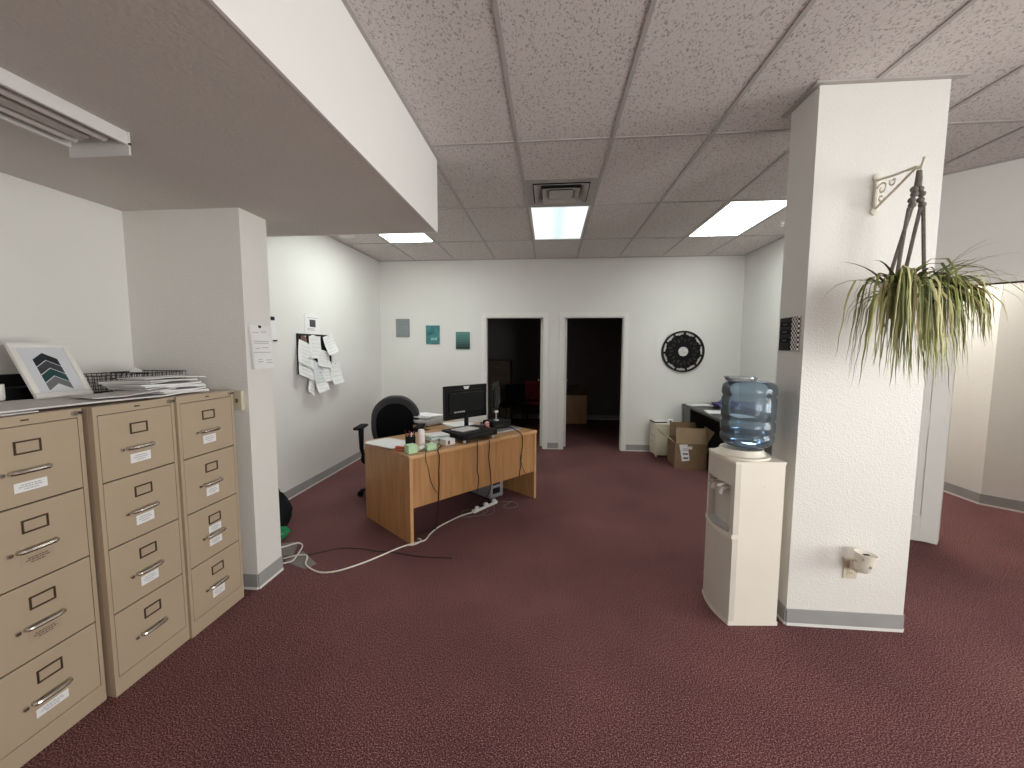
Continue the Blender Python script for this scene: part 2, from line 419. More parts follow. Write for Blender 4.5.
# side room seen through the angled doorway
sr_ = B()
sr_.bx(4.33, 4.45, 4.43, YB, 0, TOP)
sr_.prism([(4.33, 4.43), (5.6, 3.16), (5.68, 3.25), (4.45, 4.48)], 0, TOP)
sr_.bx(XR+0.12, 4.45, YB, YB+0.12, 0, TOP)
sr_.bx(XE+0.15, 6.0, 1.95, 2.07, 0, TOP); sr_.bx(5.6, 5.72, 2.0, 3.3, 0, TOP)
struct(sr_.obj('wall_side_room', STUCCO), 'cream angled wall of the side room beyond the doorway')
# two dark back rooms
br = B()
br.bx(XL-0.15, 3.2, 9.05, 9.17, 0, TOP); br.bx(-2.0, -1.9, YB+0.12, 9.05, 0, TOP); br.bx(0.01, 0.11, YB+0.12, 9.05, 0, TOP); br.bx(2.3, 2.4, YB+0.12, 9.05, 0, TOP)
struct(br.obj('wall_back_rooms', mat('unlit_wall_darkened', (0.17, 0.16, 0.15), 0.7, noise=0.03)), 'unlit walls of the two rooms behind the doorways')  # wall colour darkened to stand in for the missing light in these rooms
struct(B().bx(-2.0, 2.4, YB+0.12, 9.05, 2.7, 2.8).obj('ceiling_back_rooms', SOFF), 'unlit ceiling of the back rooms')

# left stub wall (pillar) and lowered soffit
PX, PY0, PY1 = -1.850, 2.362, 2.598
struct(B().bx(XL, PX, PY0, PY1, 0, ZS).obj('wall_stub', STUCCO), 'white stub wall at the end of the cabinets')
struct(B().bx(XL, -2.612, YS, PY0, 0, ZS).obj('wall_alcove', WALL), 'white wall behind the filing cabinets')
SX, SY = -0.812, 2.98
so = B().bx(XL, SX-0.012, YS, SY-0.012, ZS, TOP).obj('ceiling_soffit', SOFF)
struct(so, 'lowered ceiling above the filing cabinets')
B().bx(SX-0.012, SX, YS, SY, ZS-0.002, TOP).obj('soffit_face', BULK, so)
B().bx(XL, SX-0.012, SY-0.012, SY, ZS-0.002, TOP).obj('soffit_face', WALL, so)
# right pillar
QX0, QX1, QY0, QY1 = 1.345, 1.953, 2.33, 2.575
struct(B().bx(QX0, QX1, QY0, QY1, 0, TOP).obj('wall_pillar', STUCCO), 'white square pillar carrying the hanging plant')

# ------------------------------------------------------------------ baseboards
def baseb(name, runs, label, h=0.10):
    """runs: list of (p0,p1) with the visible side on the left of p0->p1"""
    root = None
    for (p0, p1) in runs:
        p0, p1 = Vector(p0), Vector(p1); d = (p1-p0).normalized(); n = Vector((-d.y, d.x))
        def strip(z0, z1, th):
            q = [p0, p1, p1+n*th, p0+n*th]; return [(v.x, v.y) for v in q], z0, z1
        bb = B().prism(*strip(0.016, h, 0.007)); o = bb.obj(name if root is None else 'base_strip', BASE, root)
        if root is None: root = struct(o, label)
        B().prism(*strip(0.0, 0.016, 0.010)).obj('white_edge', TRIMW, root)
    return root
baseb('baseboard_left', [((XL, YB), (XL, PY1))], 'grey vinyl base along the left wall')
baseb('baseboard_back', [((D1[0]-0.06, YB), (XL, YB)), ((D2[0]-0.06, YB), (D1[1]+0.06, YB)), ((XR, YB), (D2[1]+0.06, YB))], 'grey vinyl base along the back wall')
baseb('baseboard_right', [((XR, 3.787), (XR, YB))], 'grey vinyl base along the right wall')
baseb('baseboard_stub', [((PX, PY0), (XL+0.05, PY0)), ((PX, PY1), (PX, PY0)), ((XL, PY1), (PX, PY1))], 'grey vinyl base around the stub wall')
baseb('baseboard_pillar', [((QX1, QY0), (QX0, QY0)), ((QX0, QY0), (QX0, QY1)), ((QX1, QY1), (QX1, QY0)), ((QX0, QY1), (QX1, QY1))], 'grey vinyl base around the right pillar', 0.095)
baseb('baseboard_side_room', [((4.33, 4.43), (4.33, YB)), ((5.6, 3.16), (4.33, 4.43))], 'grey vinyl base in the side room', 0.11)
baseb('baseboard_back_rooms', [((2.3, 9.05), (-1.9, 9.05))], 'dark base in the back rooms', 0.1)

# ------------------------------------------------------------------ tile ceiling
GX0, GY0, TW, TL = -0.2256, 2.784, 0.6096, 1.2192
ceil = struct(B().bx(XL-0.1, 6.4, YS-0.1, YB+0.1, 2.96, 3.04).obj('ceiling', SOFF), 'suspended grid ceiling of fissured tiles')
LIGHTS = {(-3, 1): LENS, (0, 1): LENS_C, (3, 1): LENS, (6, 1): LENS_S, (0, -2): LENS_OFF, (3, -2): LENS_OFF, (6, -2): LENS_OFF}
full_tile = None
def add_tile(x0, x1, y0, y1):
    global full_tile
    g = 0.004
    if x1-x0 < 0.03 or y1-y0 < 0.03: return
    fullsz = abs(x1-x0-TW) < 1e-4 and abs(y1-y0-TL) < 1e-4
    c = ((x0+x1)/2, (y0+y1)/2, ZC+0.012)
    if fullsz and full_tile: link_copy(full_tile, ceil, c); return
    o = B().box((0, 0, 0), (x1-x0-g, y1-y0-g, 0.016)).obj('ceiling_tile', TILE, ceil, loc=c)
    if fullsz: full_tile = o
def add_bar(x0, x1, y0, y1):
    dx, dy = (x1-x0), (y1-y0)
    if max(dx, dy) < 0.03: return
    h = 0.0105
    if dx > dy: B().bx(x0, x1, y0-h, y0+h, ZC-0.001, ZC+0.006).obj('grid_bar', TBAR, ceil)
    else: B().bx(x0-h, x0+h, y0, y1, ZC-0.002, ZC+0.006).obj('grid_bar', TBAR, ceil)
for i in range(-4, 10):
    xa, xb = GX0+i*TW, GX0+(i+1)*TW
    for j in range(-5, 3):
        ya, yb = GY0+j*TL, GY0+(j+1)*TL
        x0, x1, y0, y1 = max(xa, XL), min(xb, 5.6), max(ya, YS), min(yb, YB)
        if x1 <= x0 or y1 <= y0: continue
        if (x0+x1)/2 < SX:                      # left of the soffit face only the far bay has tiles
            if y1 <= SY: continue
            y0 = max(y0, SY)
        elif x0 < SX and y0 < SY: x0 = SX if y1 <= SY+0.2 else x0
        if (i, j) == (0, 0):
            add_tile(x0, x1, y0, y0+TW); add_bar(x0, x1, y0+TW, y0+TW)
        elif (i, j) not in LIGHTS: add_tile(x0, x1, y0, y1)
        if ya > y0-0.01: add_bar(x0, x1, ya, ya)
    if xa > XL+0.02 and xa < 5.5: add_bar(xa, xa, YS if xa > SX else SY, YB)
# perimeter angles
ang = B()
ang.bx(XL, XL+0.022, SY, YB, ZC-0.003, ZC+0.005); ang.bx(XL, XR, YB-0.022, YB, ZC-0.003, ZC+0.005)
ang.bx(XR-0.022, XR, 3.79, YB, ZC-0.003, ZC+0.005); ang.bx(SX, SX+0.02, YS, SY, ZC-0.003, ZC+0.005)
ang.prism([(2.75, K-2.75), (XE, K-XE), (XE-0.02, K-XE-0.02), (2.73, K-2.77)], ZC-0.003, ZC+0.005)
for x0, x1, y0, y1 in ((QX0-0.03, QX1+0.06, QY0-0.028, QY0), (QX0-0.028, QX0, QY0, QY1+0.05), (QX1, QX1+0.028, QY0, QY1)):
    ang.bx(x0, x1, y0, y1, ZC-0.005, ZC+0.005)
ang.obj('wall_angle', TBAR, ceil)

def troffer(i, j, lens, label):
    xa, ya = GX0+i*TW, GY0+j*TL; cx, cy = xa+TW/2, ya+TL/2
    t = thing('ceiling_light', label, 'ceiling light', (cx, cy, ZC), group='recessed ceiling lights')
    f = B(); a, b_ = TW/2-0.012, TL/2-0.012
    for x0, x1, y0, y1 in ((-a, -a+0.022, -b_, b_), (a-0.022, a, -b_, b_), (-a+0.022, a-0.022, -b_, -b_+0.022), (-a+0.022, a-0.022, b_-0.022, b_)):
        f.bx(x0, x1, y0, y1, 0.0, 0.014)
    f.obj('frame', FIXW, t)
    B().bx(-a+0.02, a-0.02, -b_+0.02, b_-0.02, 0.006, 0.010).obj('lens', lens, t)
    B().bx(-a, a, -b_, b_, 0.016, 0.075).obj('housing', FIXW, t)
troffer(-3, 1, LENS, 'lit ceiling light half hidden behind the lowered soffit edge')
troffer(0, 1, LENS_C, 'lit ceiling light with bluish uneven lens next to the air vent')
troffer(3, 1, LENS, 'bright white ceiling light nearest the round clock side')
troffer(6, 1, LENS_S, 'lit ceiling light in the side room beyond the angled doorway')
for i in (0, 3, 6): troffer(i, -2, LENS_OFF, {0: 'unlit ceiling light above the camera', 3: 'unlit ceiling light right above the camera side', 6: 'unlit ceiling light near the east window'}[i])

# air diffuser
vx, vy = GX0+TW/2, GY0+TW*1.5
v = thing('air_vent', 'square metal air diffuser in front of the centre ceiling light', 'air vent', (vx, vy, ZC))
B().bx(-0.29, 0.29, -0.29, 0.29, 0.012, 0.02).obj('backing', DARK, v)
def frustum_ring(a0, z0, a1, z1, th=0.012):
    bb = B()
    for k in range(4):
        r_ = Matrix.Rotation(k*PI/2, 4, 'Z')
        p = [Vector((-a0, -a0, z0)), Vector((a0, -a0, z0)), Vector((a1, -a1, z1)), Vector((-a1, -a1, z1))]
        bb.extrude_poly([r_ @ q for q in p], (0, 0, th))
    return bb
frustum_ring(0.295, 0.0, 0.235, 0.0, 0.006).obj('outer_frame', VENTM, v)
frustum_ring(0.225, -0.012, 0.165, 0.012, 0.004).obj('middle_louvre', VENTM, v)
frustum_ring(0.155, -0.020, 0.10, 0.008, 0.004).obj('inner_louvre', VENTM, v)
B().box((0, 0, -0.012), (0.20, 0.20, 0.008), 0.003).obj('centre_plate', VENTM, v)

# sprinkler + smoke detector on the ceiling
t = thing('sprinkler_head', 'small white sprinkler head on ceiling left of the pillar', 'sprinkler', (2.427, 4.69, ZC))
B().lathe([(0.0, 0.001), (0.035, 0.0), (0.035, -0.006), (0.012, -0.012), (0.012, -0.03), (0.0, -0.03)], 16).obj('escutcheon', WHITEP, t, True)
B().lathe([(0.0, -0.03), (0.022, -0.034), (0.022, -0.037), (0.0, -0.037)], 12).obj('deflector', WHITEP, t, True)
t = thing('ceiling_speaker', 'flat white ceiling disc near the left wall corner', 'detector', (-2.43, 4.83, ZC-0.002))
B().lathe([(0.0, 0.0), (0.10, 0.0), (0.10, -0.008), (0.08, -0.014), (0.0, -0.016)], 20).obj('disc', WHITEP, t, True)
B().lathe([(0.085, -0.0125), (0.092, -0.0125), (0.092, -0.017), (0.085, -0.018)], 20, close=True).obj('rim_ring', FIXW, t, True)

# fluorescent strip under the soffit
t = thing('fluorescent_fixture', 'unlit white two tube strip light under the lowered soffit', 'strip light', (-1.76, 0.91, ZS))
L_ = 0.61
B().bx(-0.11, 0.11, -L_, L_, -0.012, 0.0).obj('pan', REFLX, t)
for s in (-1, 1):
    B().extrude_poly([(s*0.125, -L_, 0), (s*0.113, -L_, 0), (s*0.116, -L_, -0.048), (s*0.128, -L_, -0.048)], (0, 2*L_, 0)).obj('side_rail', FIXW, t)
    B().box((0, s*(L_+0.004), -0.043), (0.262, 0.008, 0.086), 0.002).obj('end_plate', FIXW, t)
    B().cyl((s*0.062, -L_+0.03, -0.032), (s*0.062, L_-0.03, -0.032), 0.0165, 12).obj('tube', TUBEW, t, True)
    B().cyl((0.128, s*(L_+0.003), -0.045), (0.134, s*(L_+0.003), -0.045), 0.005, 8).obj('screw', BRONZE, t)
B().extrude_poly([(-0.035, -L_+0.05, -0.012), (0.035, -L_+0.05, -0.012), (0.022, -L_+0.05, -0.045), (-0.022, -L_+0.05, -0.045)], (0, 2*L_-0.10, 0)).obj('reflector_ridge', REFLX, t)

# ------------------------------------------------------------------ back doors
def back_door(n, x0, x1, hinge_right, label):
    root = None; cw = 0.06
    f = B()
    f.bx(x0-cw, x0, YB-0.016, YB, 0, DH+0.06); f.bx(x1, x1+cw, YB-0.016, YB, 0, DH+0.06); f.bx(x0, x1, YB-0.016, YB, DH, DH+0.06)
    f.bx(x0, x0+0.018, YB, YB+0.12, 0, DH); f.bx(x1-0.018, x1, YB, YB+0.12, 0, DH); f.bx(x0+0.018, x1-0.018, YB, YB+0.12, DH-0.018, DH)
    root = struct(f.obj('door_%d' % n, TRIMW), label)
    hx = x1-0.02 if hinge_right else x0+0.02; s = -1 if hinge_right else 1
    leaf = B().bx(hx, hx+s*0.038, YB+0.125, YB+0.125+0.82, 0.012, DH-0.02, 0.002).obj('leaf', mat('door_leaf_paint', (0.70, 0.70, 0.67), 0.45, noise=0.02), root)
    for z in (0.33, 1.77):
        B().bx(hx+s*0.002, hx+s*0.032, YB+0.105, YB+0.1245, z-0.05, z+0.05).obj('hinge', mat('satin_hinge', (0.75, 0.75, 0.72), 0.35, metal=0.2), leaf)
    k = B(); kx = hx+s*0.038; ky = YB+0.125+0.76
    k.cyl((kx, ky, 1.0), (kx+s*0.035, ky, 1.0), 0.012, 10).ball((kx+s*0.05, ky, 1.0), 0.026, (0.7, 1, 1))
    k.obj('knob', CHROME, leaf, True)
    return root
back_door(1, D1[0], D1[1], True, 'left open doorway to a dark room')
back_door(2, D2[0], D2[1], False, 'right open doorway to a dark room')

# leaf of the angled doorway, swung open towards the pillar
dr = bpy.data.objects.new('door_3', None); COL.objects.link(dr); struct(dr, 'white panelled door leaf standing open behind the pillar')
dr.location = (3.095, 3.455, 0.012); dr.rotation_euler = (0, 0, math.radians(158.0))
DW, DHH, DT = 0.80, 2.0, 0.036
lf = B()
st = 0.115
lf.bx(0, st, -DT/2, DT/2, 0, DHH, 0.002); lf.bx(DW-st, DW, -DT/2, DT/2, 0, DHH, 0.002)
for z0, z1 in ((0, 0.21), (0.93, 1.05), (1.86, DHH)): lf.bx(st, DW-st, -DT/2, DT/2, z0, z1)
lf.bx(DW/2-0.05, DW/2+0.05, -DT/2, DT/2, 0.21, 1.86)
leaf = lf.obj('leaf', TRIMW, dr)
for x0, x1 in ((st, DW/2-0.05), (DW/2+0.05, DW-st)):
    for z0, z1 in ((0.21, 0.93), (1.05, 1.86)): B().bx(x0, x1, -0.008, 0.008, z0, z1).bx(x0+0.03, x1-0.03, -0.013, 0.013, z0+0.03, z1-0.03, 0.004).obj('panel', TRIMW, leaf)
kb = B()
for s in (-1, 1): kb.cyl((DW-0.06, s*DT/2, 0.98), (DW-0.06, s*(DT/2+0.04), 0.98), 0.011, 10).ball((DW-0.06, s*(DT/2+0.05), 0.98), 0.027)
kb.obj('knob', CHROME, leaf, True)

# ------------------------------------------------------------------ file cabinets
CW, CH, CD = 0.374, 1.298, 0.665
ZD = [1.262, 0.966, 0.670, 0.374, 0.080]
def strokes(parent, x, yc, zc, wd, rows, material=INK, gap=0.011, seed=0):
    """lines of small print on a label: one part per line"""
    rr = random.Random(seed)
    for k, (frac, off) in enumerate(rows):
        b = B(); half = wd*frac/2; p = -half; z = zc+off
        while p < half-0.002:
            l = rr.uniform(0.004, 0.011)
            b.bx(x, x+0.0004, yc+p, yc+min(p+l, half), z-0.0018, z+0.0018); p += l+0.0025
        b.obj('print_line', material, parent)
def cabinet(label, xf, y0, stickers, seed):
    t = thing('file_cabinet', label, 'file cabinet', (xf, y0, 0), group='tan filing cabinets')
    bd = B(); W_ = CW
    bd.bx(-CD, -0.022, 0, W_, 0.0, CH, 0.002)                                   # shell
    bd.bx(-0.022, 0, 0, 0.016, 0, CH).bx(-0.022, 0, W_-0.016, W_, 0, CH)         # front posts
    bd.bx(-0.022, 0, 0.016, W_-0.016, ZD[0], CH).bx(-0.022, 0, 0.016, W_-0.016, 0, ZD[4])
    body = bd.obj('body', TAN, t)
    B().bx(-0.0218, -0.012, 0.016, W_-0.016, ZD[4], ZD[0]).obj('inner_shadow_panel', DARK, body)
    for k in range(4):
        z1, z0 = ZD[k]-0.003, ZD[k+1]+0.0025
        d = B().bx(-0.0118, 0.001, 0.0185, W_-0.0185, z0, z1, 0.0015).obj('drawer', TAN, t)
        yc = W_/2
        hz = z1-0.078
        h = B()
        for a0, a1, b0, b1 in ((-0.041, 0.041, 0.019, 0.025), (-0.041, 0.041, -0.025, -0.019), (-0.041, -0.035, -0.019, 0.019), (0.035, 0.041, -0.019, 0.019)):
            h.bx(0.001, 0.005, yc+a0, yc+a1, hz+b0, hz+b1)
        h.obj('label_holder', BRONZE, d)
        B().bx(0.001, 0.0018, yc-0.035, yc+0.035, hz-0.019, hz+0.019).obj('holder_card', TAN2, d)
        zz = z1-0.167
        pts = [(0.001, yc-0.057, zz), (0.012, yc-0.055, zz), (0.017, yc-0.040, zz), (0.018, yc, zz), (0.017, yc+0.040, zz), (0.012, yc+0.055, zz), (0.001, yc+0.057, zz)]
        hd = B().tube(spline(pts, 4), [0.010]+[0.0095]*3+[0.0085]*18+[0.0095]*2+[0.010], 8).obj('handle', CHROME, d, True)
        B().bx(0.001, 0.010, yc-0.05, yc+0.05, zz-0.010, zz-0.004).obj('handle_plate', BRONZE, hd)
        la = B().bx(0.001, 0.010, yc-0.090, yc-0.074, zz-0.007, zz+0.007, 0.002).obj('thumb_latch', CHROME, d)
        for (oz, lw, lh, m_, ink) in stickers[k]:
            lb = B().bx(0.0012, 0.0018, yc-lw/2, yc+lw/2, zz+oz-lh/2, zz+oz+lh/2).obj('paper_label', m_, d)
            strokes(lb, 0.0019, yc, zz+oz, lw*0.8, [(0.75, lh*0.22), (0.9, 0.0), (0.55, -lh*0.24)] if lh > 0.03 else [(0.6, 0.0)], ink, seed=seed*10+k)
    B().bx(0.0, 0.0015, W_/2-0.012, W_/2+0.012, 1.277, 1.283).obj('badge', BRONZE, t)
    B().cyl((0.0, W_-0.03, 1.28), (0.012, W_-0.03, 1.28), 0.010, 14).obj('lock', CHROME, t, True)
    B().cyl((0.0, W_-0.008, 1.280), (0.009, W_-0.008, 1.280), 0.006, 10).obj('lock_pin', BRONZE, t, True)
    return t
WL = (-0.043, 0.085, 0.032, PAPER, INK2); WS = (-0.047, 0.085, 0.045, PAPER, INK2)
CL = (-0.042, 0.105, 0.036, TAN2, BRONZE)
cabinet('tan file cabinet nearest the camera, cut off by the left photo edge', -1.933, 1.145, [[(-0.058, 0.10, 0.036, PAPER, INK2)], [CL], [CL], [(-0.05, 0.105, 0.034, PAPER, INK2)]], 1)
cabinet('tan file cabinet in the middle of the three', -1.898, 1.530, [[(-0.05, 0.095, 0.042, PAPER, INK2)], [WS], [WS], []], 2)
cabinet('tan file cabinet at the far end beside the white stub wall', -1.885, 1.907, [[WS], [WS], [(0.033, 0.085, 0.038, PAPER, INK2), (-0.043, 0.085, 0.038, PAPER, INK2)], [WS]], 3)

# things on top of the cabinets
TOPZ = CH+0.0015
# grey folded card across two cabinets
def sheet_f(c, du, dv, lift):
    c, du, dv = Vector(c), Vector(du), Vector(dv)
    return lambda a, b: c + du*(a-0.5) + dv*(b-0.5) + Vector((0, 0, lift(a, b)))
o = B().grid(sheet_f((-2.16, 1.56, TOPZ+0.010), (0.10, 0.66, 0), (-0.40, 0.03, 0), lambda a, b: 0.003+0.003*math.sin(3*a+b)), 14, 6, 0.007).obj('card_folder', GPAPER, None, True)
tag(o, 'large light grey card folder under the picture frame', 'folder')
o = B().grid(sheet_f((-2.04, 1.79, TOPZ+0.022), (0.10, 0.30, 0), (-0.22, 0.07, 0), lambda a, b: 0.006+0.030*max(0, a-0.35)*(1-0.3*b)), 14, 6, 0.004).obj('folded_sheet', GPAPER, None, True)
tag(o, 'grey sheet with lifted corner sliding under the paper pile', 'paper')
o = B().grid(sheet_f((-2.005, 1.29, TOPZ+0.004), (0.02, 0.20, 0), (-0.09, 0.0, 0), lambda a, b: 0.002*a), 4, 2, 0.003).obj('loose_card', PAPER2)
tag(o, 'pale slip of card on front edge of the nearest cabinet', 'paper')
stack = [('white envelope at bottom of the pile on the far cabinet', PAPER, (-2.075, 2.045, 0.016), 0.24, 0.30, 0.030, 4),
         ('thick white document bundle in the middle of the pile', PAPER, (-2.085, 2.015, 0.050), 0.25, 0.31, 0.028, -7),
         ('off-white file folder near the top of the pile', PAPER2, (-2.095, 1.985, 0.076), 0.24, 0.33, 0.014, 9),
         ('slanted white sheet on top of the pile beside the baskets', PAPER, (-2.085, 2.04, 0.090), 0.22, 0.30, 0.005, -13)]
for k, (lb, m_, c, sx, sy, th, rz) in enumerate(stack):
    t = thing('document_bundle', lb, 'papers', (c[0], c[1], TOPZ+c[2]), math.radians(rz))
    n = 3 if th > 0.015 else (2 if th > 0.008 else 1)
    for q in range(n):
        B().grid(lambda a, b, q=q: Vector(((a-0.5)*sx+0.006*(q % 2), (b-0.5)*sy-0.012*q, -th/2+(q+1)*th/n-0.001+0.004*math.sin(4*b+q)*a)), 5, 8, th/n*0.8).obj('sheet', m_ if q != 1 else PAPER2, t)
# wire baskets
def basket(label, c, sx, sy, h, rz):
    t = thing('wire_basket', label, 'basket', (c[0], c[1], c[2]), math.radians(rz), 'black wire desk baskets')
    a, b_ = sx/2, sy/2; ta, tb = a*1.0, b_*1.0
    rim = B().tube([(-ta, -tb, h), (ta, -tb, h), (ta, tb, h), (-ta, tb, h), (-ta, -tb, h)], 0.003, 6).obj('rim', BLACK, t)
    wr = B(); k = 0.88
    for zz, s in ((0.004, k), (h*0.35, k+0.04), (h*0.68, k+0.08)):
        wr.tube([(-ta*s, -tb*s, zz), (ta*s, -tb*s, zz), (ta*s, tb*s, zz), (-ta*s, tb*s, zz), (-ta*s, -tb*s, zz)], 0.0016, 5)
    for i in range(9):
        u = -1+2*i/8
        wr.tube([(u*ta, -tb, h), (u*ta*k, -tb*k, 0.003), (u*ta*k, tb*k, 0.003), (u*ta, tb, h)], 0.0016, 5)
    for i in range(11):
        u = -1+2*i/10
        wr.tube([(-ta, u*tb, h), (-ta*k, u*tb*k, 0.003), (ta*k, u*tb*k, 0.003), (ta, u*tb, h)], 0.0016, 5)
    wr.obj('wire_grid', BLACK, t)
basket('black wire basket behind the picture frame', (-2.36, 1.97, TOPZ+0.001), 0.26, 0.25, 0.105, 0)
basket('black wire basket behind the paper pile at the wall corner', (-2.37, 2.235, TOPZ+0.001), 0.26, 0.22, 0.105, 0)
o = B().extrude_poly([(-2.38, 2.13, TOPZ+0.01), (-2.38, 2.20, TOPZ+0.01), (-2.38, 2.20, TOPZ+0.115), (-2.38, 2.16, TOPZ+0.135), (-2.38, 2.13, TOPZ+0.118)], (-0.004, 0.0, 0)).obj('upright_card', PAPER)
tag(o, 'white card standing up inside the far wire basket', 'paper')
# picture frame leaning back
FW, FH = 0.222, 0.288
fr = thing('picture_frame', 'white framed chevron arrow print leaning on the cabinets', 'picture frame', (-2.262, 1.722, TOPZ+0.020), rot=(0, 0, 0))
fr.rotation_euler = (Matrix.Rotation(math.radians(-3), 3, 'Z') @ Matrix.Rotation(math.radians(-30), 3, 'Y')).to_euler()
for nm, y0, y1, z0, z1 in (('frame_rail', -FW/2, FW/2, 0, 0.024), ('frame_rail', -FW/2, FW/2, FH-0.024, FH), ('frame_stile', -FW/2, -FW/2+0.024, 0.024, FH-0.024), ('frame_stile', FW/2-0.024, FW/2, 0.024, FH-0.024)):
    B().bx(-0.012, 0.006, y0, y1, z0, z1, 0.004, 2).obj(nm, WHITEP, fr, True)
B().bx(-0.010, -0.006, -FW/2+0.02, FW/2-0.02, 0.02, FH-0.02).obj('backing_board', GREY, fr)
pr = B().bx(-0.006, -0.003, -FW/2+0.023, FW/2-0.023, 0.023, FH-0.023).obj('print_sheet', MATBD, fr)
for k, m_ in enumerate((NAVY, CHARC, DTEAL, MGREY)):
    zt = 0.235 - k*0.042; hw, th = 0.046, 0.038; tip = 0.034
    B().extrude_poly([(-0.003, -hw, zt-tip), (-0.003, 0, zt), (-0.003, hw, zt-tip), (-0.003, hw, zt-tip-th), (-0.003, 0, zt-th), (-0.003, -hw, zt-tip-th)], (0.0006, 0, 0)).obj('chevron', m_, pr)
t = thing('black_organizer', 'black desk organizer box propping up the picture frame', 'box', (-2.47, 1.73, TOPZ+0.001))
B().bx(-0.10, 0.035, -0.115, 0.11, 0, 0.062, 0.004).obj('body', BLACKM, t)
B().bx(-0.10, -0.07, -0.06, 0.11, 0.0625, 0.12, 0.003).obj('back_panel', BLACKM, t)
t = thing('white_mug', 'white mug at the left photo edge on the cabinet', 'mug', (-2.36, 1.525, TOPZ+0.022))
B().lathe([(0.0, 0.002), (0.036, 0.0), (0.038, 0.01), (0.038, 0.068), (0.034, 0.068), (0.036, 0.014), (0.0, 0.012)], 20).obj('cup', WHITEP, t, True)
B().tube(spline([(0, -0.036, 0.058), (0, -0.060, 0.052), (0, -0.062, 0.03), (0, -0.038, 0.02)], 4), 0.005, 6).obj('handle', WHITEP, t, True)

# light switch on the stub wall next to the far cabinet
t = thing('light_switch', 'beige switch plate on stub wall beside the far cabinet', 'switch', (-1.905, PY0, 1.225))
B().bx(-0.028, 0.028, -0.024, 0.0, -0.06, 0.06, 0.003).obj('plate', BEIGE, t)
B().bx(-0.006, 0.006, -0.034, -0.024, -0.012, 0.012, 0.002).obj('toggle', BRONZE, t)

# papers on the stub wall
t = thing('hanging_calendar', 'thick white paper pad hanging on side of the stub wall', 'calendar', (PX, 2.475, 1.690))
for k in range(3):
    B().grid(lambda a, b, k=k: Vector((0.004+0.003*k+0.012*b*b*(0.4+0.2*k), (a-0.5)*0.185+0.020*b+0.004*k, -0.27*b-0.002*k)), 4, 8).obj('page', PAPER, t, recalc=False)
pg = t
rr = random.Random(5)
for (oy, oz, ww) in ((-0.04, -0.045, 0.05), (0.03, -0.04, 0.05), (0.0, -0.10, 0.14), (0.0, -0.112, 0.13), (-0.04, -0.145, 0.04), (0.03, -0.14, 0.06), (0.0, -0.17, 0.15), (-0.03, -0.215, 0.035), (-0.03, -0.23, 0.045), (0.05, -0.22, 0.05), (0.05, -0.238, 0.06)):
    bq = -oz/0.27; xo = 0.010+0.012*bq*bq*0.8+0.0015
    B().bx(xo, xo+0.0006, oy+0.02*bq-ww/2, oy+0.02*bq+ww/2, oz-0.002, oz+0.002).obj('print_line', INK2, t)
B().bx(0.0, 0.018, -0.009, 0.009, -0.016, 0.0, 0.003).obj('clip', BLACK, t)
t = thing('paper_strip', 'white paper strip with black clips on wall behind the stub wall', 'paper', (XL, 3.725, 1.81))
B().bx(0.0, 0.006, -0.05, 0.05, -0.20, 0.02).obj('strip', PAPER, t)
B().bx(0.006, 0.016, -0.02, 0.03, 0.0, 0.035, 0.003).obj('clip', BLACK, t)
B().bx(0.006, 0.014, 0.0, 0.06, -0.20, -0.185, 0.003).obj('clip', BLACK, t)

# notices on the left wall
t = thing('wall_notice', 'white notice card with dark square picture above the pinboard', 'notice', (XL, 4.40, 1.70))
pts = [(0.0, -0.145, 0), (0.0, 0.145, 0), (0.0, 0.145, 0.19)] + [(0.0, 0.145*math.cos(a), 0.19+0.045*math.sin(a)) for a in (0.6, 1.2, 1.9, 2.5)] + [(0.0, -0.145, 0.19)]
B().extrude_poly(pts, (0.006, 0, 0)).obj('card', PAPER, t)
B().bx(0.006, 0.0068, -0.055, 0.06, 0.08, 0.16).obj('picture', CHARC, t)
for z in (0.045, 0.06, 0.18): B().bx(0.006, 0.0068, -0.1, 0.1 if z > .1 else 0.03, z-0.003, z+0.003).obj('print_line', INK2, t)
t = thing('pinboard', 'black framed pinboard covered with white papers on left wall', 'pinboard', (XL, 4.43, 1.27))
B().bx(0.0, 0.012, -0.32, 0.31, 0.01, 0.425).obj('board', BLACKM, t)
for y0, y1, z0, z1 in ((-0.33, 0.32, 0.41, 0.43), (-0.33, 0.32, 0.0, 0.02), (-0.33, -0.31, 0.02, 0.41), (0.30, 0.32, 0.02, 0.41)):
    B().bx(0.0, 0.022, y0, y1, z0, z1, 0.002).obj('frame_bar', BLACK, t)
def pin_paper(label, y, z, wd, ht, ang, lift, m_=PAPER, lines=5, curl=0.03):
    t = thing('pinned_sheet', label, 'paper', (XL+lift, y, z), rot=(math.radians(ang), 0, 0), group='papers on the pinboard')
    B().grid(lambda a, b: Vector((curl*b*b + 0.006*math.sin(5*a), (a-0.5)*wd, -ht*b)), 4, 6).obj('sheet', m_, t, recalc=False)
    for k in range(lines):
        bq = 0.2+0.65*k/max(1, lines-1); x = curl*bq*bq+0.0075
        B().bx(x, x+0.0006, -wd*0.36, wd*(0.2+0.15*((k*7) % 3)/2), -ht*bq-0.002, -ht*bq+0.002).obj('print_line', INK3, t)
    B().cyl((0.0, 0, -0.012), (0.016, 0, -0.012), 0.005, 8).obj('pin', PAPER2, t)
pin_paper('photo-like brownish card pinned at the board top left', 4.22, 1.685, 0.13, 0.16, 6, 0.016, mat('brown_photo', (0.16, 0.08, 0.06), 0.5, noise=0.4, nscale=20), 0, 0.0)
pin_paper('white sheet pinned at top centre of the pinboard', 4.42, 1.69, 0.24, 0.26, -3, 0.018)
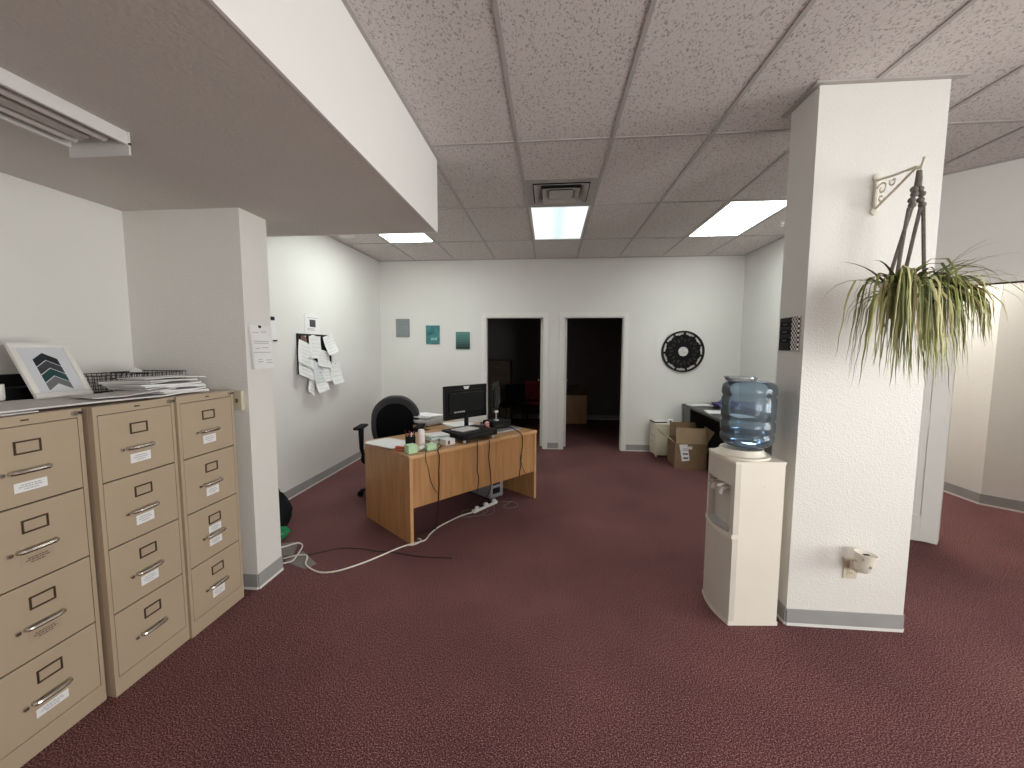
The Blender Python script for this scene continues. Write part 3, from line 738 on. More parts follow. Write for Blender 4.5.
pin_paper('crooked white note pinned at the board top right corner', 4.67, 1.70, 0.23, 0.22, 14, 0.030, curl=0.05)
pin_paper('white sheet tilted at the board left, upper one', 4.25, 1.60, 0.30, 0.25, -16, 0.028)
pin_paper('white sheet tilted at the board left, lower one', 4.25, 1.455, 0.32, 0.24, -18, 0.036)
pin_paper('white sheet pinned at the centre right of the board', 4.56, 1.52, 0.27, 0.19, -8, 0.034)
pin_paper('bluish white form pinned below the board centre', 4.44, 1.39, 0.24, 0.22, -4, 0.044, mat('bluish_paper', (0.68, 0.71, 0.74), 0.7))
pin_paper('white sheet pinned at board centre above the long receipt', 4.60, 1.39, 0.22, 0.23, 0, 0.040)
pin_paper('sheet hanging lowest below the pinboard', 4.43, 1.28, 0.24, 0.22, 4, 0.050, curl=0.05)
pin_paper('folded sheet corner behind the lowest hanging sheet', 4.34, 1.27, 0.13, 0.25, -30, 0.040, curl=0.04)
pin_paper('long white receipt hanging off the board lower right', 4.78, 1.37, 0.26, 0.25, 2, 0.046, lines=4, curl=0.05)

# ------------------------------------------------------------------ back wall pictures, clock
def canvas(label, x0, x1, z0, z1, m_):
    t = thing('canvas_print', label, 'picture', ((x0+x1)/2, YB, (z0+z1)/2), group='small canvas prints on the back wall')
    wd, ht = x1-x0, z1-z0
    B().bx(-wd/2, wd/2, -0.02, 0.0, -ht/2, ht/2, 0.002).obj('canvas', m_, t)
    return t, wd, ht
t, wd, ht = canvas('plain slate grey canvas, leftmost of three', -2.392, -2.177, 1.722, 2.001, SLATE)
for k in range(4): B().bx(-wd*0.42, wd*0.42, -0.0206, -0.02, ht*(0.25-0.16*k)-0.002, ht*(0.25-0.16*k)+0.002).obj('faint_line', mat('pale_slate', (0.29, 0.315, 0.33), 0.8), t)
t, wd, ht = canvas('teal canvas with pale lettering, middle of three', -1.915, -1.70, 1.615, 1.90, TEAL)
for k in range(5):
    B().extrude_poly([(-wd*0.35+k*wd*0.17, -0.02, -ht*0.02), (-wd*0.18+k*wd*0.13, -0.02, ht*0.02), (-wd*0.28+k*wd*0.16, -0.02, ht*(0.16+0.1*(k % 3)))], (0, -0.0006, 0)).obj('dark_mark', TEAL_D, t)
for k, (a, h) in enumerate(((-0.10, 0.12), (-0.02, 0.09), (0.06, 0.14), (0.16, 0.10), (0.25, 0.15))):
    B().bx(wd*a, wd*(a+0.055), -0.0208, -0.02, -ht*0.28, -ht*(0.28-h)).obj('lettering_stroke', TEAL_L, t)
B().bx(-wd*0.14, wd*0.32, -0.0207, -0.02, -ht*0.285, -ht*0.255).obj('lettering_stroke', TEAL_L, t)
t, wd, ht = canvas('teal to black striped canvas, nearest the left doorway', -1.444, -1.227, 1.531, 1.80, mat('mid_teal_canvas', (0.07, 0.20, 0.195), 0.75, noise=0.1))
for k in range(7):
    f_ = k/6; c = (0.10*(1-f_)+0.012*f_, 0.25*(1-f_)+0.02*f_, 0.24*(1-f_)+0.022*f_)
    zt = ht*(0.46-0.92*k/7)
    B().bx(-wd*0.49, wd*0.49, -0.0225, -0.02, zt-ht*0.105, zt).obj('stripe', mat('stripe_teal_%d' % k, c, 0.7), t)

CX, CZ, CR = 1.950, 1.512, 0.305
t = thing('wall_clock', 'round black gear-like wall ornament with steel centre on back wall', 'wall clock', (CX, YB, CZ))
mY = Matrix.Rotation(PI/2, 3, 'X')
B().lathe([(CR, -0.004), (CR, 0.030), (CR-0.026, 0.030), (CR-0.026, -0.004)], 64, mtx=mY, close=True).obj('outer_ring', BLACK, t, True)
g = B(); pts = []
NT = 11
for k in range(NT):
    for fr_, rr_ in ((0.0, 0.238), (0.16, 0.248), (0.34, 0.252), (0.5, 0.252), (0.66, 0.252), (0.84, 0.248)):
        a = 2*PI*(k+fr_)/NT + 0.08; pts.append((rr_*math.cos(a), -0.008, rr_*math.sin(a)))
g.extrude_poly(pts, (0, -0.018, 0)); g.obj('gear_disc', BLACKM, t)
for k in range(NT):
    a = 2*PI*k/NT + 0.08
    s_ = B().box((0, -0.014, 0.262), (0.030, 0.016, 0.05), 0.004).obj('spoke', BLACK, t, rot=(0, a, 0))
for k in range(NT*2):
    a = 2*PI*(k+0.5)/NT/2; r_ = 0.165+0.03*(k % 2)
    B().box((0, -0.029, r_), (0.026, 0.006, 0.05), 0.002).obj('relief_block', mat('worn_black_metal', (0.020, 0.019, 0.018), 0.5, noise=0.4, nscale=30, spec=0.3), t, rot=(0, a, 0.0))
B().lathe([(0.10, -0.026), (0.10, -0.040), (0.085, -0.044), (0.07, -0.040), (0.07, -0.026)], 40, mtx=Matrix.Rotation(-PI/2, 3, 'X') @ Matrix.Diagonal((1, 1, -1)), close=True).obj('hub_ring', BLACK, t, True)
B().cyl((0, -0.026, 0), (0, -0.036, 0), 0.068, 32).obj('centre_disc', STEEL, t, True)

# ------------------------------------------------------------------ main desk
DA = math.atan2(0.767, 0.641); DO = (-1.075, 3.038); TZ = 0.712
def dl(s, t_, z): return (DO[0]+0.6413*s-0.7673*t_, DO[1]+0.7673*s+0.6413*t_, z)
def dthing(name, label, cat, s, t_, z=TZ, a=0.0, group=None): return thing(name, label, cat, dl(s, t_, z+0.0008), DA+math.radians(a), group)
t = dthing('office_desk', 'oak laminate L-shaped desk with modesty panel and cables', 'desk', 0, 0, -0.0008)
DL_, DD = 1.478, 0.772
B().bx(0, 0.028, 0.004, DD, 0, TZ-0.030, 0.0015).obj('side_panel', OAK_V, t)
B().bx(DL_-0.028, DL_, 0.004, DD, 0, TZ-0.030, 0.0015).obj('side_panel', OAK_V, t)
B().bx(0.0, 0.028, 0.0, 0.0035, 0, TZ-0.030).obj('edge_band', OAK_E, t)
B().bx(DL_-0.028, DL_, 0.0, 0.0035, 0, TZ-0.030).obj('edge_band', OAK_E, t)
B().bx(0.0285, DL_-0.0285, 0.008, 0.026, 0.285, TZ-0.031).obj('modesty_panel', OAK_V, t)
B().bx(-0.004, DL_+0.004, 0.012, DD, TZ-0.030, TZ, 0.003).obj('top', OAK_H, t)
B().bx(-0.004, DL_+0.004, -0.008, 0.0115, TZ-0.030, TZ, 0.006, 3).obj('front_edge', OAK_E, t, True)
B().bx(0.72, 1.24, DD+0.002, 1.62, TZ-0.030, TZ, 0.003).obj('return_top', OAK_H, t)
B().bx(0.72, 1.24, 1.59, 1.615, 0, TZ-0.0305).obj('return_panel', OAK_V, t)
B().bx(1.21, 1.238, DD+0.01, 1.585, 0.25, TZ-0.0305).obj('return_back_panel', OAK_V, t)

# desk items
def paper_pile(label, s, t_, z, w_, d_, n, m_, rz, spread=0.02, name='paper_stack', th=0.004):
    q = dthing(name, label, 'papers', s, t_, z, rz)
    rr = random.Random(int(s*1000)+n)
    for k in range(n):
        B().grid(lambda a, b, k=k, sx=rr.uniform(-spread, spread), sy=rr.uniform(-spread, spread): Vector(((a-0.5)*w_+sx, (b-0.5)*d_+sy, th*(k+1)+0.003*math.sin(3*a+k))), 5, 4, th*0.97).obj('sheet', m_ if k % 2 == 0 else PAPER2, q)
    return q
paper_pile('loose white papers on the near left end of the desk', 0.10, 0.50, TZ, 0.25, 0.36, 3, PAPER, 12, 0.03)
paper_pile('tall untidy white paper pile on the desk return', 0.875, 1.12, TZ, 0.23, 0.32, 9, PAPER, 10, 0.03, th=0.0115)
paper_pile('flat white papers behind the monitor on the return', 1.08, 0.765, TZ, 0.28, 0.28, 3, PAPER, -8, 0.02, th=0.006)
paper_pile('white pages lying on the book stack', 0.44, 0.28, TZ+0.062, 0.20, 0.15, 2, PAPER, -6, 0.01)
q = dthing('book_stack', 'pale green covered booklets stacked on the desk', 'booklets', 0.43, 0.27)
B().bx(-0.10, 0.10, -0.075, 0.075, 0.0, 0.022, 0.002).obj('booklet', mat('pale_grey_green_cover', (0.42, 0.50, 0.46), 0.6, noise=0.1), q)
B().bx(-0.105, 0.09, -0.07, 0.075, 0.0225, 0.042, 0.002).obj('booklet', mat('taupe_cover', (0.40, 0.36, 0.32), 0.6, noise=0.1), q)
B().bx(-0.095, 0.10, -0.075, 0.07, 0.0425, 0.058, 0.002).obj('booklet', mat('mint_cover', (0.50, 0.64, 0.60), 0.6, noise=0.1), q)
q = dthing('white_box', 'small white box with brown end beside the booklets', 'box', 0.455, 0.128, a=4)
B().bx(-0.05, 0.05, -0.045, 0.045, 0, 0.052, 0.003).obj('carton', PAPER2, q)
B().bx(-0.035, -0.01, -0.0458, -0.0452, 0.01, 0.042).obj('end_label', mat('brown_label', (0.14, 0.07, 0.04), 0.6), q)
q = dthing('sticky_note_block', 'light green note cube beside the pen cup', 'sticky notes', 0.075, 0.10, a=-4, group='green sticky note blocks')
for k in range(4): B().bx(-0.038, 0.038, -0.038, 0.038, k*0.0165, k*0.0165+0.016).obj('note_pad', NOTE, q)
q = dthing('sticky_note_block', 'light green note pad in front of the booklets', 'sticky notes', 0.245, 0.085, a=-4, group='green sticky note blocks')
for k in range(3): B().bx(-0.043, 0.043, -0.036, 0.036, k*0.015, k*0.015+0.0145).obj('note_pad', NOTE, q)
q = dthing('spray_bottle', 'tall pinkish white cylinder bottle on the desk', 'bottle', 0.215, 0.165)
B().lathe([(0.0, 0.0), (0.028, 0.0), (0.030, 0.006), (0.030, 0.115), (0.027, 0.122)], 18).obj('body', mat('pinkish_white_plastic', (0.78, 0.68, 0.64), 0.4, noise=0.03), q, True)
B().lathe([(0.0275, 0.1225), (0.0275, 0.150), (0.022, 0.160), (0.0, 0.162)], 18).obj('cap', WHITEP, q, True)
q = dthing('small_tube', 'small white tube leaning before the tall bottle', 'tube', 0.175, 0.105, TZ+0.018, a=20)
B().cyl((-0.035, 0, 0), (0.035, 0.0, 0.012), 0.0175, 12).obj('barrel', WHITEP, q, True)
B().cyl((0.0352, 0, 0.012), (0.052, 0, 0.0152), 0.010, 10).obj('cap', PAPER2, q, True)
q = dthing('pen_cup', 'dark mesh pen cup full of pens', 'pen cup', 0.17, 0.265)
B().lathe([(0.0, 0.0), (0.042, 0.0), (0.042, 0.095), (0.038, 0.095), (0.038, 0.006), (0.0, 0.006)], 18).obj('cup', BLACKM, q, True)
for k, (a, m_) in enumerate(((0.2, PINK), (1.2, RED), (2.3, BLACK), (3.4, ORANGE), (4.4, WHITEP), (5.3, BLACK))):
    B().cyl((0.012*math.cos(a), 0.012*math.sin(a), 0.008), (0.045*math.cos(a), 0.045*math.sin(a), 0.125+0.01*(k % 3)), 0.0045, 7).obj('pen', m_, q, True)
q = dthing('stapler', 'small orange red stapler at the desk edge', 'stapler', 0.05, 0.205, a=-35)
B().bx(-0.05, 0.05, -0.014, 0.014, 0, 0.010, 0.003).obj('base', ORANGE, q)
B().box((0.002, 0, 0.026), (0.10, 0.024, 0.018), 0.005, Matrix.Rotation(math.radians(8), 3, 'Y')).obj('arm', ORANGE, q)
# monitor riser with notebook
q = dthing('monitor_riser', 'black slab riser with silver feet on the desk', 'monitor riser', 0.765, 0.205)
B().bx(-0.205, 0.205, -0.165, 0.165, 0.026, 0.080, 0.005).obj('slab', BLACK, q)
for sx in (-1, 1):
    for sy in (-1, 1): B().cyl((sx*0.17, sy*0.135, 0), (sx*0.17, sy*0.135, 0.0255), 0.016, 12).obj('foot', SILVER, q, True)
B().bx(-0.15, 0.15, -0.1665, -0.1655, 0.045, 0.068).obj('front_slot', DARK, q)
q = dthing('notebook', 'grey notebook lying on the black riser', 'notebook', 0.72, 0.215, TZ+0.0805, a=6)
B().bx(-0.11, 0.11, -0.08, 0.08, 0, 0.007, 0.001).obj('cover', mat('grey_pink_cover', (0.42, 0.37, 0.36), 0.6), q)
B().bx(-0.106, 0.107, -0.077, 0.077, 0.0072, 0.010).obj('pages', GPAPER, q)
# monitors
def monitor(label, s, t_, z, a, w_, h_, zb):
    q = dthing('monitor', label, 'monitor', s, t_, z, a, 'black computer monitors')
    B().bx(-0.10, 0.10, -0.07, 0.08, 0, 0.012, 0.004).obj('stand_base', BLACK, q)
    B().box((0, 0.0, zb*0.5+0.05), (0.045, 0.022, zb+0.10), 0.004).obj('stand_neck', BLACK, q)
    hs = B().bx(-w_/2, w_/2, -0.002, 0.022, zb, zb+h_, 0.006, 2).obj('housing', BLACK, q)
    B().bx(-w_*0.40, w_*0.40, -0.022, -0.0025, zb+h_*0.16, zb+h_*0.80, 0.010, 2).obj('rear_bulge', BLACK, hs)
    B().bx(-w_*0.30, w_*0.36, -0.010, -0.0026, zb+h_*0.84, zb+h_*0.88, 0.002).obj('vent_slot', DARK, hs)
    B().bx(-w_/2+0.012, w_/2-0.012, 0.0222, 0.0232, zb+0.02, zb+h_-0.012).obj('screen', mat('dark_screen', (0.01, 0.011, 0.013), 0.15), hs)
    return q, hs
q, hs = monitor('large black monitor with its back to the camera', 0.930, 0.46, TZ, 0, 0.545, 0.335, 0.135)
B().extrude_poly([(-0.04, -0.0027, 0.135+0.325), (0.04, -0.0027, 0.135+0.325), (0.022, -0.0027, 0.135+0.295), (-0.022, -0.0027, 0.135+0.295)], (0, -0.002, 0)).obj('white_tag', PAPER, hs)
for k, (a, l) in enumerate(((-0.165, 0.018), (-0.14, 0.012), (-0.12, 0.012), (-0.10, 0.014), (-0.08, 0.016), (-0.058, 0.02))):
    B().bx(a, a+l, -0.0232, -0.0222, 0.135+0.068, 0.135+0.082).obj('logo_mark', mat('pale_logo_print', (0.55, 0.55, 0.55), 0.5), hs)
q, hs = monitor('second black monitor seen almost edge-on beside the doorway', 1.40, 0.53, TZ, 38, 0.46, 0.30, 0.16)
# dock, laptop, clutter
q = dthing('laptop', 'closed silver laptop under the black dock', 'laptop', 1.245, 0.27, a=-4)
B().bx(-0.16, 0.16, -0.115, 0.115, 0, 0.010, 0.003).obj('base', SILVER, q)
B().bx(-0.16, 0.16, -0.112, 0.115, 0.011, 0.018, 0.003).obj('lid', GREY, q)
q = dthing('docking_station', 'black box device on top of the laptop', 'docking station', 1.225, 0.325, TZ+0.019, a=-2)
B().bx(-0.12, 0.12, -0.085, 0.085, 0.004, 0.080, 0.004).obj('body', BLACK, q)
for sx in (-1, 1): B().bx(sx*0.09-0.015, sx*0.09+0.015, -0.07, 0.07, 0, 0.0038).obj('foot', BLACKM, q)
B().bx(-0.09, 0.02, -0.0862, -0.0854, 0.018, 0.045).obj('front_panel', DARK, q)
q = dthing('webcam', 'small silver webcam on thin stand by the second monitor', 'webcam', 1.19, 0.30, TZ+0.0998)
B().lathe([(0.0, 0.0), (0.03, 0.0), (0.028, 0.008), (0.006, 0.012), (0.005, 0.075), (0.0, 0.075)], 14).obj('stand', SILVER, q, True)
B().ball((0, -0.004, 0.09), 0.021, (1.2, 0.9, 0.7)).obj('head', WHITEP, q, True)
q = dthing('pink_figurine', 'small round pink rubber toy beside the riser', 'toy', 1.035, 0.265, a=10)
B().ball((0, 0, 0.036), 0.036, (1, 0.9, 1)).obj('body', PINK, q, True)
B().ball((0, 0, 0.088), 0.026).obj('head', mat('pale_pink_rubber', (0.78, 0.40, 0.40), 0.5), q, True)
B().ball((0.012, -0.024, 0.094), 0.006).ball((-0.012, -0.024, 0.094), 0.006).obj('eyes', BLACK, q, True)
q = dthing('tape_dispenser', 'grey tape dispenser among the cables behind the riser', 'tape dispenser', 1.12, 0.42, a=25)
B().extrude_poly([(-0.07, -0.02, 0), (0.07, -0.02, 0), (0.06, -0.02, 0.03), (0.02, -0.02, 0.035), (-0.03, -0.02, 0.06), (-0.065, -0.02, 0.04)], (0, 0.04, 0)).obj('body', GREY, q)
B().cyl((-0.025, -0.012, 0.052), (-0.025, 0.012, 0.052), 0.03, 18).obj('tape_roll', CLEARP, q, True)

# cables over the desk front
def cable(label, pts, r, m_, name='cable', n=8):
    o = B().tube(spline(pts, 6), r, n).obj(name, m_, None, True); return tag(o, label, 'cable')
def dpts(L): return [dl(*p) for p in L]
cable('thin cable hanging over the desk front nearest its left end', dpts([(0.255, 0.20, TZ+0.005), (0.185, 0.05, TZ+0.006), (0.140, -0.011, TZ+0.004), (0.142, -0.014, TZ-0.06), (0.165, -0.005, 0.60), (0.190, -0.003, 0.48), (0.225, 0.0, 0.40), (0.255, 0.0, 0.36)]), 0.0025, CORD_B)
cable('thick black cable hanging from desk front down to the carpet', dpts([(0.370, 0.10, TZ+0.008), (0.290, 0.03, TZ+0.008), (0.255, -0.014, TZ+0.004), (0.268, -0.018, TZ-0.05), (0.265, -0.012, 0.55), (0.268, -0.008, 0.42), (0.262, -0.006, 0.30), (0.268, 0.02, 0.16), (0.275, 0.06, 0.03), (0.290, 0.12, 0.008), (0.170, 0.10, 0.008), (0.090, 0.10, 0.008)]), 0.0045, CORD_B)
cable('black cable hanging below the riser, left of two', dpts([(0.700, 0.02, TZ+0.03), (0.675, -0.014, TZ+0.006), (0.675, -0.016, TZ-0.06), (0.685, -0.006, 0.55), (0.682, -0.004, 0.46), (0.698, -0.004, 0.38), (0.688, -0.002, 0.29), (0.695, 0.04, 0.20), (0.720, 0.20, 0.06)]), 0.004, CORD_B)
cable('black cable hanging below the riser, right of two', dpts([(0.820, 0.02, TZ+0.03), (0.815, -0.014, TZ+0.006), (0.816, -0.016, TZ-0.06), (0.818, -0.006, 0.55), (0.835, -0.004, 0.44), (0.843, -0.004, 0.36), (0.850, 0.0, 0.28), (0.860, 0.05, 0.18), (0.880, 0.20, 0.05)]), 0.004, CORD_B)
cable('black cable drooping over the desk front near its right end', dpts([(1.170, 0.18, TZ+0.10), (1.205, 0.08, TZ+0.05), (1.232, -0.012, TZ+0.006), (1.252, -0.018, TZ-0.05), (1.260, -0.006, 0.56), (1.242, -0.004, 0.47), (1.246, -0.004, 0.40), (1.232, -0.004, 0.34), (1.228, 0.002, 0.28)]), 0.0045, CORD_B)
cable('thin second strand splitting off the right hand cable', dpts([(1.254, -0.009, 0.50), (1.245, -0.009, 0.43), (1.280, -0.007, 0.34), (1.320, -0.005, 0.29)]), 0.0025, CORD_B)
# tower, power strip and floor cords
q = dthing('computer_tower', 'silver grey computer tower under the desk', 'computer tower', 1.17, 0.47, -0.0008)
B().bx(-0.09, 0.09, -0.20, 0.20, 0.012, 0.40, 0.006).obj('case', GREY, q)
B().bx(-0.085, 0.085, -0.206, -0.2005, 0.02, 0.39, 0.003).obj('rear_panel', mat('dull_grey_steel', (0.26, 0.27, 0.29), 0.5), q)
for k in range(3): B().bx(-0.06, 0.04, -0.2085, -0.2062, 0.06+0.09*k, 0.12+0.09*k).obj('port_plate', BLACK, q)
for sx in (-1, 1): B().bx(sx*0.07-0.012, sx*0.07+0.012, -0.18, 0.18, 0, 0.0118).obj('foot', BLACKM, q)
q = dthing('power_strip', 'white power strip full of plugs under the desk', 'power strip', 0.92, 0.165, -0.0008, a=7)
B().bx(-0.17, 0.17, -0.022, 0.022, 0, 0.028, 0.005).obj('housing', WHITEP, q)
for k, m_ in enumerate((WHITEP, BLACK, WHITEP, BLACK, WHITEP)):
    B().bx(-0.135+k*0.062, -0.100+k*0.062, -0.014, 0.014, 0.0285, 0.050, 0.003).obj('plug', m_, q)
cable('white extension cord running across the carpet to the stub wall', [dl(0.735, 0.14, 0.012)] + [(x, y, 0.008) for x, y in ((-0.807, 3.608), (-0.934, 3.382), (-0.976, 3.223), (-0.985, 3.115), (-1.06, 3.05), (-1.143, 2.972), (-1.241, 2.834), (-1.337, 2.71), (-1.461, 2.60), (-1.577, 2.581), (-1.713, 2.66), (-1.76, 2.75), (-1.794, 2.79), (-1.86, 2.785), (-1.93, 2.73))], 0.006, CORD_W, 'extension_cord')
cable('white cord loop lying by the stub wall corner', [(x, y, 0.02) for x, y in ((-2.10, 2.80), (-2.018, 2.885), (-1.955, 2.945), (-1.89, 2.90), (-1.845, 2.76), (-1.832, 2.68), (-1.90, 2.635), (-2.0, 2.62))], 0.0055, CORD_W, 'extension_cord')
cable('small white cord loop at foot of the desk corner', [(x, y, 0.010) for x, y in ((-1.10, 3.02), (-1.06, 3.02), (-1.02, 3.06), (-1.02, 3.12), (-1.05, 3.13))], 0.005, CORD_W, 'extension_cord')
cable('dark thin cord across the carpet before the desk', [(x, y, 0.006) for x, y in ((-1.80, 2.785), (-1.688, 2.866), (-1.60, 2.92), (-1.45, 2.93), (-1.30, 2.905), (-1.17, 2.90), (-0.95, 2.86), (-0.70, 2.86))], 0.0035, CORD_B)
cable('grey looped cord on carpet right of the power strip', dpts([(1.12, 0.18, 0.006), (1.22, 0.06, 0.006), (1.18, -0.03, 0.006), (1.08, -0.02, 0.006), (1.06, 0.05, 0.006), (1.13, 0.07, 0.006), (1.22, 0.10, 0.006)]), 0.003, CORD_G)
cable('dark tangled cord under the desk left of the power strip', dpts([(0.95, 0.20, 0.02), (0.88, 0.08, 0.006), (0.76, 0.05, 0.006), (0.62, 0.13, 0.006), (0.70, 0.24, 0.006), (0.80, 0.22, 0.006)]), 0.003, CORD_G)
cable('thin dark cord curling in front of the power strip', dpts([(0.98, 0.12, 0.02), (0.94, 0.05, 0.006), (0.86, 0.0, 0.006), (0.78, 0.02, 0.006), (0.84, 0.10, 0.006)]), 0.0025, CORD_G)
t = thing('floor_tape', 'grey tape patch holding the cord beside the stub wall', 'tape', (0, 0, 0.0005))
B().prism([(-1.86, 2.86), (-1.655, 2.695), (-1.69, 2.615), (-1.90, 2.70)], 0, 0.002).obj('strip', TAPE, t)
B().prism([(-2.10, 2.96), (-1.98, 3.0), (-1.90, 2.80), (-2.0, 2.75)], 0.0021, 0.0035).obj('strip', TAPE, t)
# bag and green thing behind the stub wall
t = thing('black_bag', 'black bag slumped behind the stub wall', 'bag', (-2.355, 3.22, 0.0))
rr = random.Random(3); bag = B()
bmesh.ops.create_icosphere(bag.bm, subdivisions=3, radius=1.0)
for v_ in bag.bm.verts:
    k = 1+0.10*math.sin(7*v_.co.x+3*v_.co.z)+0.07*math.sin(9*v_.co.y+2)
    v_.co = Vector((v_.co.x*0.155*k*(1-0.35*max(0, v_.co.z)), v_.co.y*0.15*k*(1-0.35*max(0, v_.co.z)), max(0.0, (v_.co.z+0.8)*0.19*k)))
bag.obj('sack', BLACKM, t, True)
B().tube(spline([(-0.05, 0, 0.30), (-0.03, 0, 0.38), (0.03, 0, 0.38), (0.05, 0, 0.30)], 4), 0.008, 6).obj('handle', BLACKM, t, True)
t = thing('green_bag', 'crumpled green plastic bag on carpet under the black bag', 'bag', (-2.205, 3.05, 0.0))
bag = B(); bmesh.ops.create_icosphere(bag.bm, subdivisions=3, radius=1.0)
for v_ in bag.bm.verts:
    k = 1+0.14*math.sin(9*v_.co.x+5*v_.co.z)+0.10*math.sin(11*v_.co.y+1)
    v_.co = Vector((v_.co.x*0.085*k, v_.co.y*0.075*k, max(0.0, (v_.co.z+0.7)*0.05*k)))
bag.obj('film', GREEN, t, True)
B().tube(spline([(0.05, -0.03, 0.06), (0.085, -0.03, 0.075), (0.10, -0.01, 0.055)], 4), 0.008, 6).obj('knot', GREEN, t, True)

# ------------------------------------------------------------------ office chair
ch = thing('office_chair', 'black high back swivel chair with armrests behind the desk', 'office chair', (-1.645, 4.10, 0.0), math.radians(8))
# local: faces -y
for k in range(5):
    a = 2*PI*k/5+0.70
    lg = B().tube([(0.03*math.cos(a), 0.03*math.sin(a), 0.095), (0.16*math.cos(a), 0.16*math.sin(a), 0.085), (0.32*math.cos(a), 0.32*math.sin(a), 0.065)], [0.026, 0.022, 0.016], 8).obj('base_leg', BLACK, ch, True)
    c = (0.32*math.cos(a), 0.32*math.sin(a))
    B().cyl((c[0]-0.022*math.sin(a), c[1]+0.022*math.cos(a), 0.03), (c[0]+0.022*math.sin(a), c[1]-0.022*math.cos(a), 0.03), 0.03, 14).obj('caster', BLACKM, lg, True)
B().lathe([(0.0, 0.07), (0.045, 0.07), (0.045, 0.13), (0.028, 0.14), (0.028, 0.36), (0.0, 0.36)], 16).obj('gas_column', BLACK, ch, True)
def cushion(w_, d_, h_, bulge):
    b = B(); b.box((0, 0, 0), (w_, d_, h_), min(h_, w_, d_)*0.42, None, 4); return b
cb = cushion(0.50, 0.48, 0.10, 0); 
for v_ in cb.bm.verts: v_.co.z += 0.44 - 0.02*(1-(v_.co.x/0.25)**2) + 0.01
cb.obj('seat', BFAB, ch, True)
B().bx(-0.10, 0.10, -0.10, 0.12, 0.36, 0.395, 0.008).obj('tilt_plate', BLACK, ch)
# back: rounded shield, grey rim and black padded front
def shield(sc_, y, dy, zc=0.80, n=36):
    pts = []
    for k in range(n):
        a = 2*PI*k/n; ca, sa = math.cos(a), math.sin(a)
        px = 0.264*math.copysign(abs(ca)**0.62, ca); pz = 0.285*math.copysign(abs(sa)**0.72, sa)
        if sa > 0: px *= 1-0.34*sa*sa
        pts.append((px*sc_, pz*sc_))
    return pts
def padded(scales, ys, zc):
    b = B(); rings = []
    for s_, y in zip(scales, ys):
        rings.append([b.bm.verts.new((px, y + 0.10*px*px*-3.0*0.5 + 0.02*(pz/0.28), zc+pz)) for px, pz in shield(s_, 0, 0)])
    for A, C in zip(rings, rings[1:]):
        n = len(A)
        for k in range(n): b.bm.faces.new((A[k], A[(k+1) % n], C[(k+1) % n], C[k]))
    b.bm.faces.new(rings[0][::-1]); b.bm.faces.new(rings[-1]); return b
padded([0.55, 0.92, 1.0, 1.0, 0.96, 0.86, 0.78], [0.285, 0.28, 0.262, 0.225, 0.205, 0.200, 0.208], 0.745).obj('back_shell', DGREY, ch, True)
padded([0.78, 0.77, 0.70, 0.45, 0.2], [0.2085, 0.199, 0.193, 0.190, 0.189], 0.725).obj('back_pad', BFAB, ch, True)
B().tube([(0, 0.10, 0.385), (0, 0.26, 0.40), (0, 0.305, 0.47), (0, 0.295, 0.66)], 0.022, 8).obj('back_bar', BLACK, ch, True)
for s in (-1, 1):
    ar = B().tube([(s*0.20, 0.0, 0.39), (s*0.285, 0.0, 0.41), (s*0.305, 0.0, 0.50), (s*0.305, 0.0, 0.718)], [0.018, 0.018, 0.022, 0.030], 8).obj('arm_post', BLACK, ch, True)
    B().box((s*0.300, -0.02, 0.735), (0.085, 0.25, 0.030), 0.014, None, 3).obj('arm_pad', BLACKM, ar, True)

# ------------------------------------------------------------------ far right: side desk, cabinet, box
t = thing('side_desk', 'dark grey laminate desk along the right wall', 'desk', (0, 0, 0))
B().bx(1.965, 2.755, 4.55, 6.262, 0.712, 0.74, 0.003).obj('top', LAMT, t)
B().bx(1.985, 2.74, 6.235, 6.258, 0, 0.7115).obj('end_panel', LAMW, t)
B().bx(1.985, 2.74, 4.56, 4.585, 0, 0.7115).obj('end_panel', LAMW, t)
B().bx(2.70, 2.72, 4.59, 6.23, 0.2, 0.7115).obj('back_panel', LAMW, t)
B().bx(1.985, 2.005, 5.95, 6.23, 0.0, 0.7115).obj('drawer_front', LAMW, t)
for k, (lb, m_, x, y, z, sx, sy, th, rz) in enumerate((('white document lying at far end of the side desk', PAPER, 2.15, 6.08, 0.741, 0.30, 0.22, 0.012, 5), ('white sheet near the front edge of the side desk', PAPER, 2.13, 5.45, 0.741, 0.22, 0.30, 0.004, -8), ('grey sheet on the side desk behind the water bottle', PAPER2, 2.30, 5.15, 0.741, 0.22, 0.30, 0.006, 12))):
    q = thing('document', lb, 'papers', (x, y, z), math.radians(rz))
    for k2 in range(2):
        B().grid(lambda a, b, k2=k2: Vector(((a-0.5)*sx+0.01*k2, (b-0.5)*sy-0.008*k2, th/2*(k2+1)+0.002*math.sin(4*a))), 4, 4, th*0.4).obj('sheet', m_, q)
q = thing('purple_cloth', 'crumpled purple cloth bag on the side desk', 'cloth', (2.42, 5.90, 0.741))
b = B(); bmesh.ops.create_icosphere(b.bm, subdivisions=3, radius=1)
for v_ in b.bm.verts:
    k = 1+0.2*math.sin(8*v_.co.x+4*v_.co.z)+0.15*math.sin(11*v_.co.y)
    v_.co = Vector((v_.co.x*0.15*k, v_.co.y*0.12*k, max(0, (v_.co.z+0.6)*0.055*k)))
b.obj('bundle', PURPLE, q, True)
B().tube(spline([(-0.12, 0, 0.04), (-0.18, -0.03, 0.075), (-0.14, -0.08, 0.05)], 4), 0.008, 6).obj('strap', PURPLE, q, True)
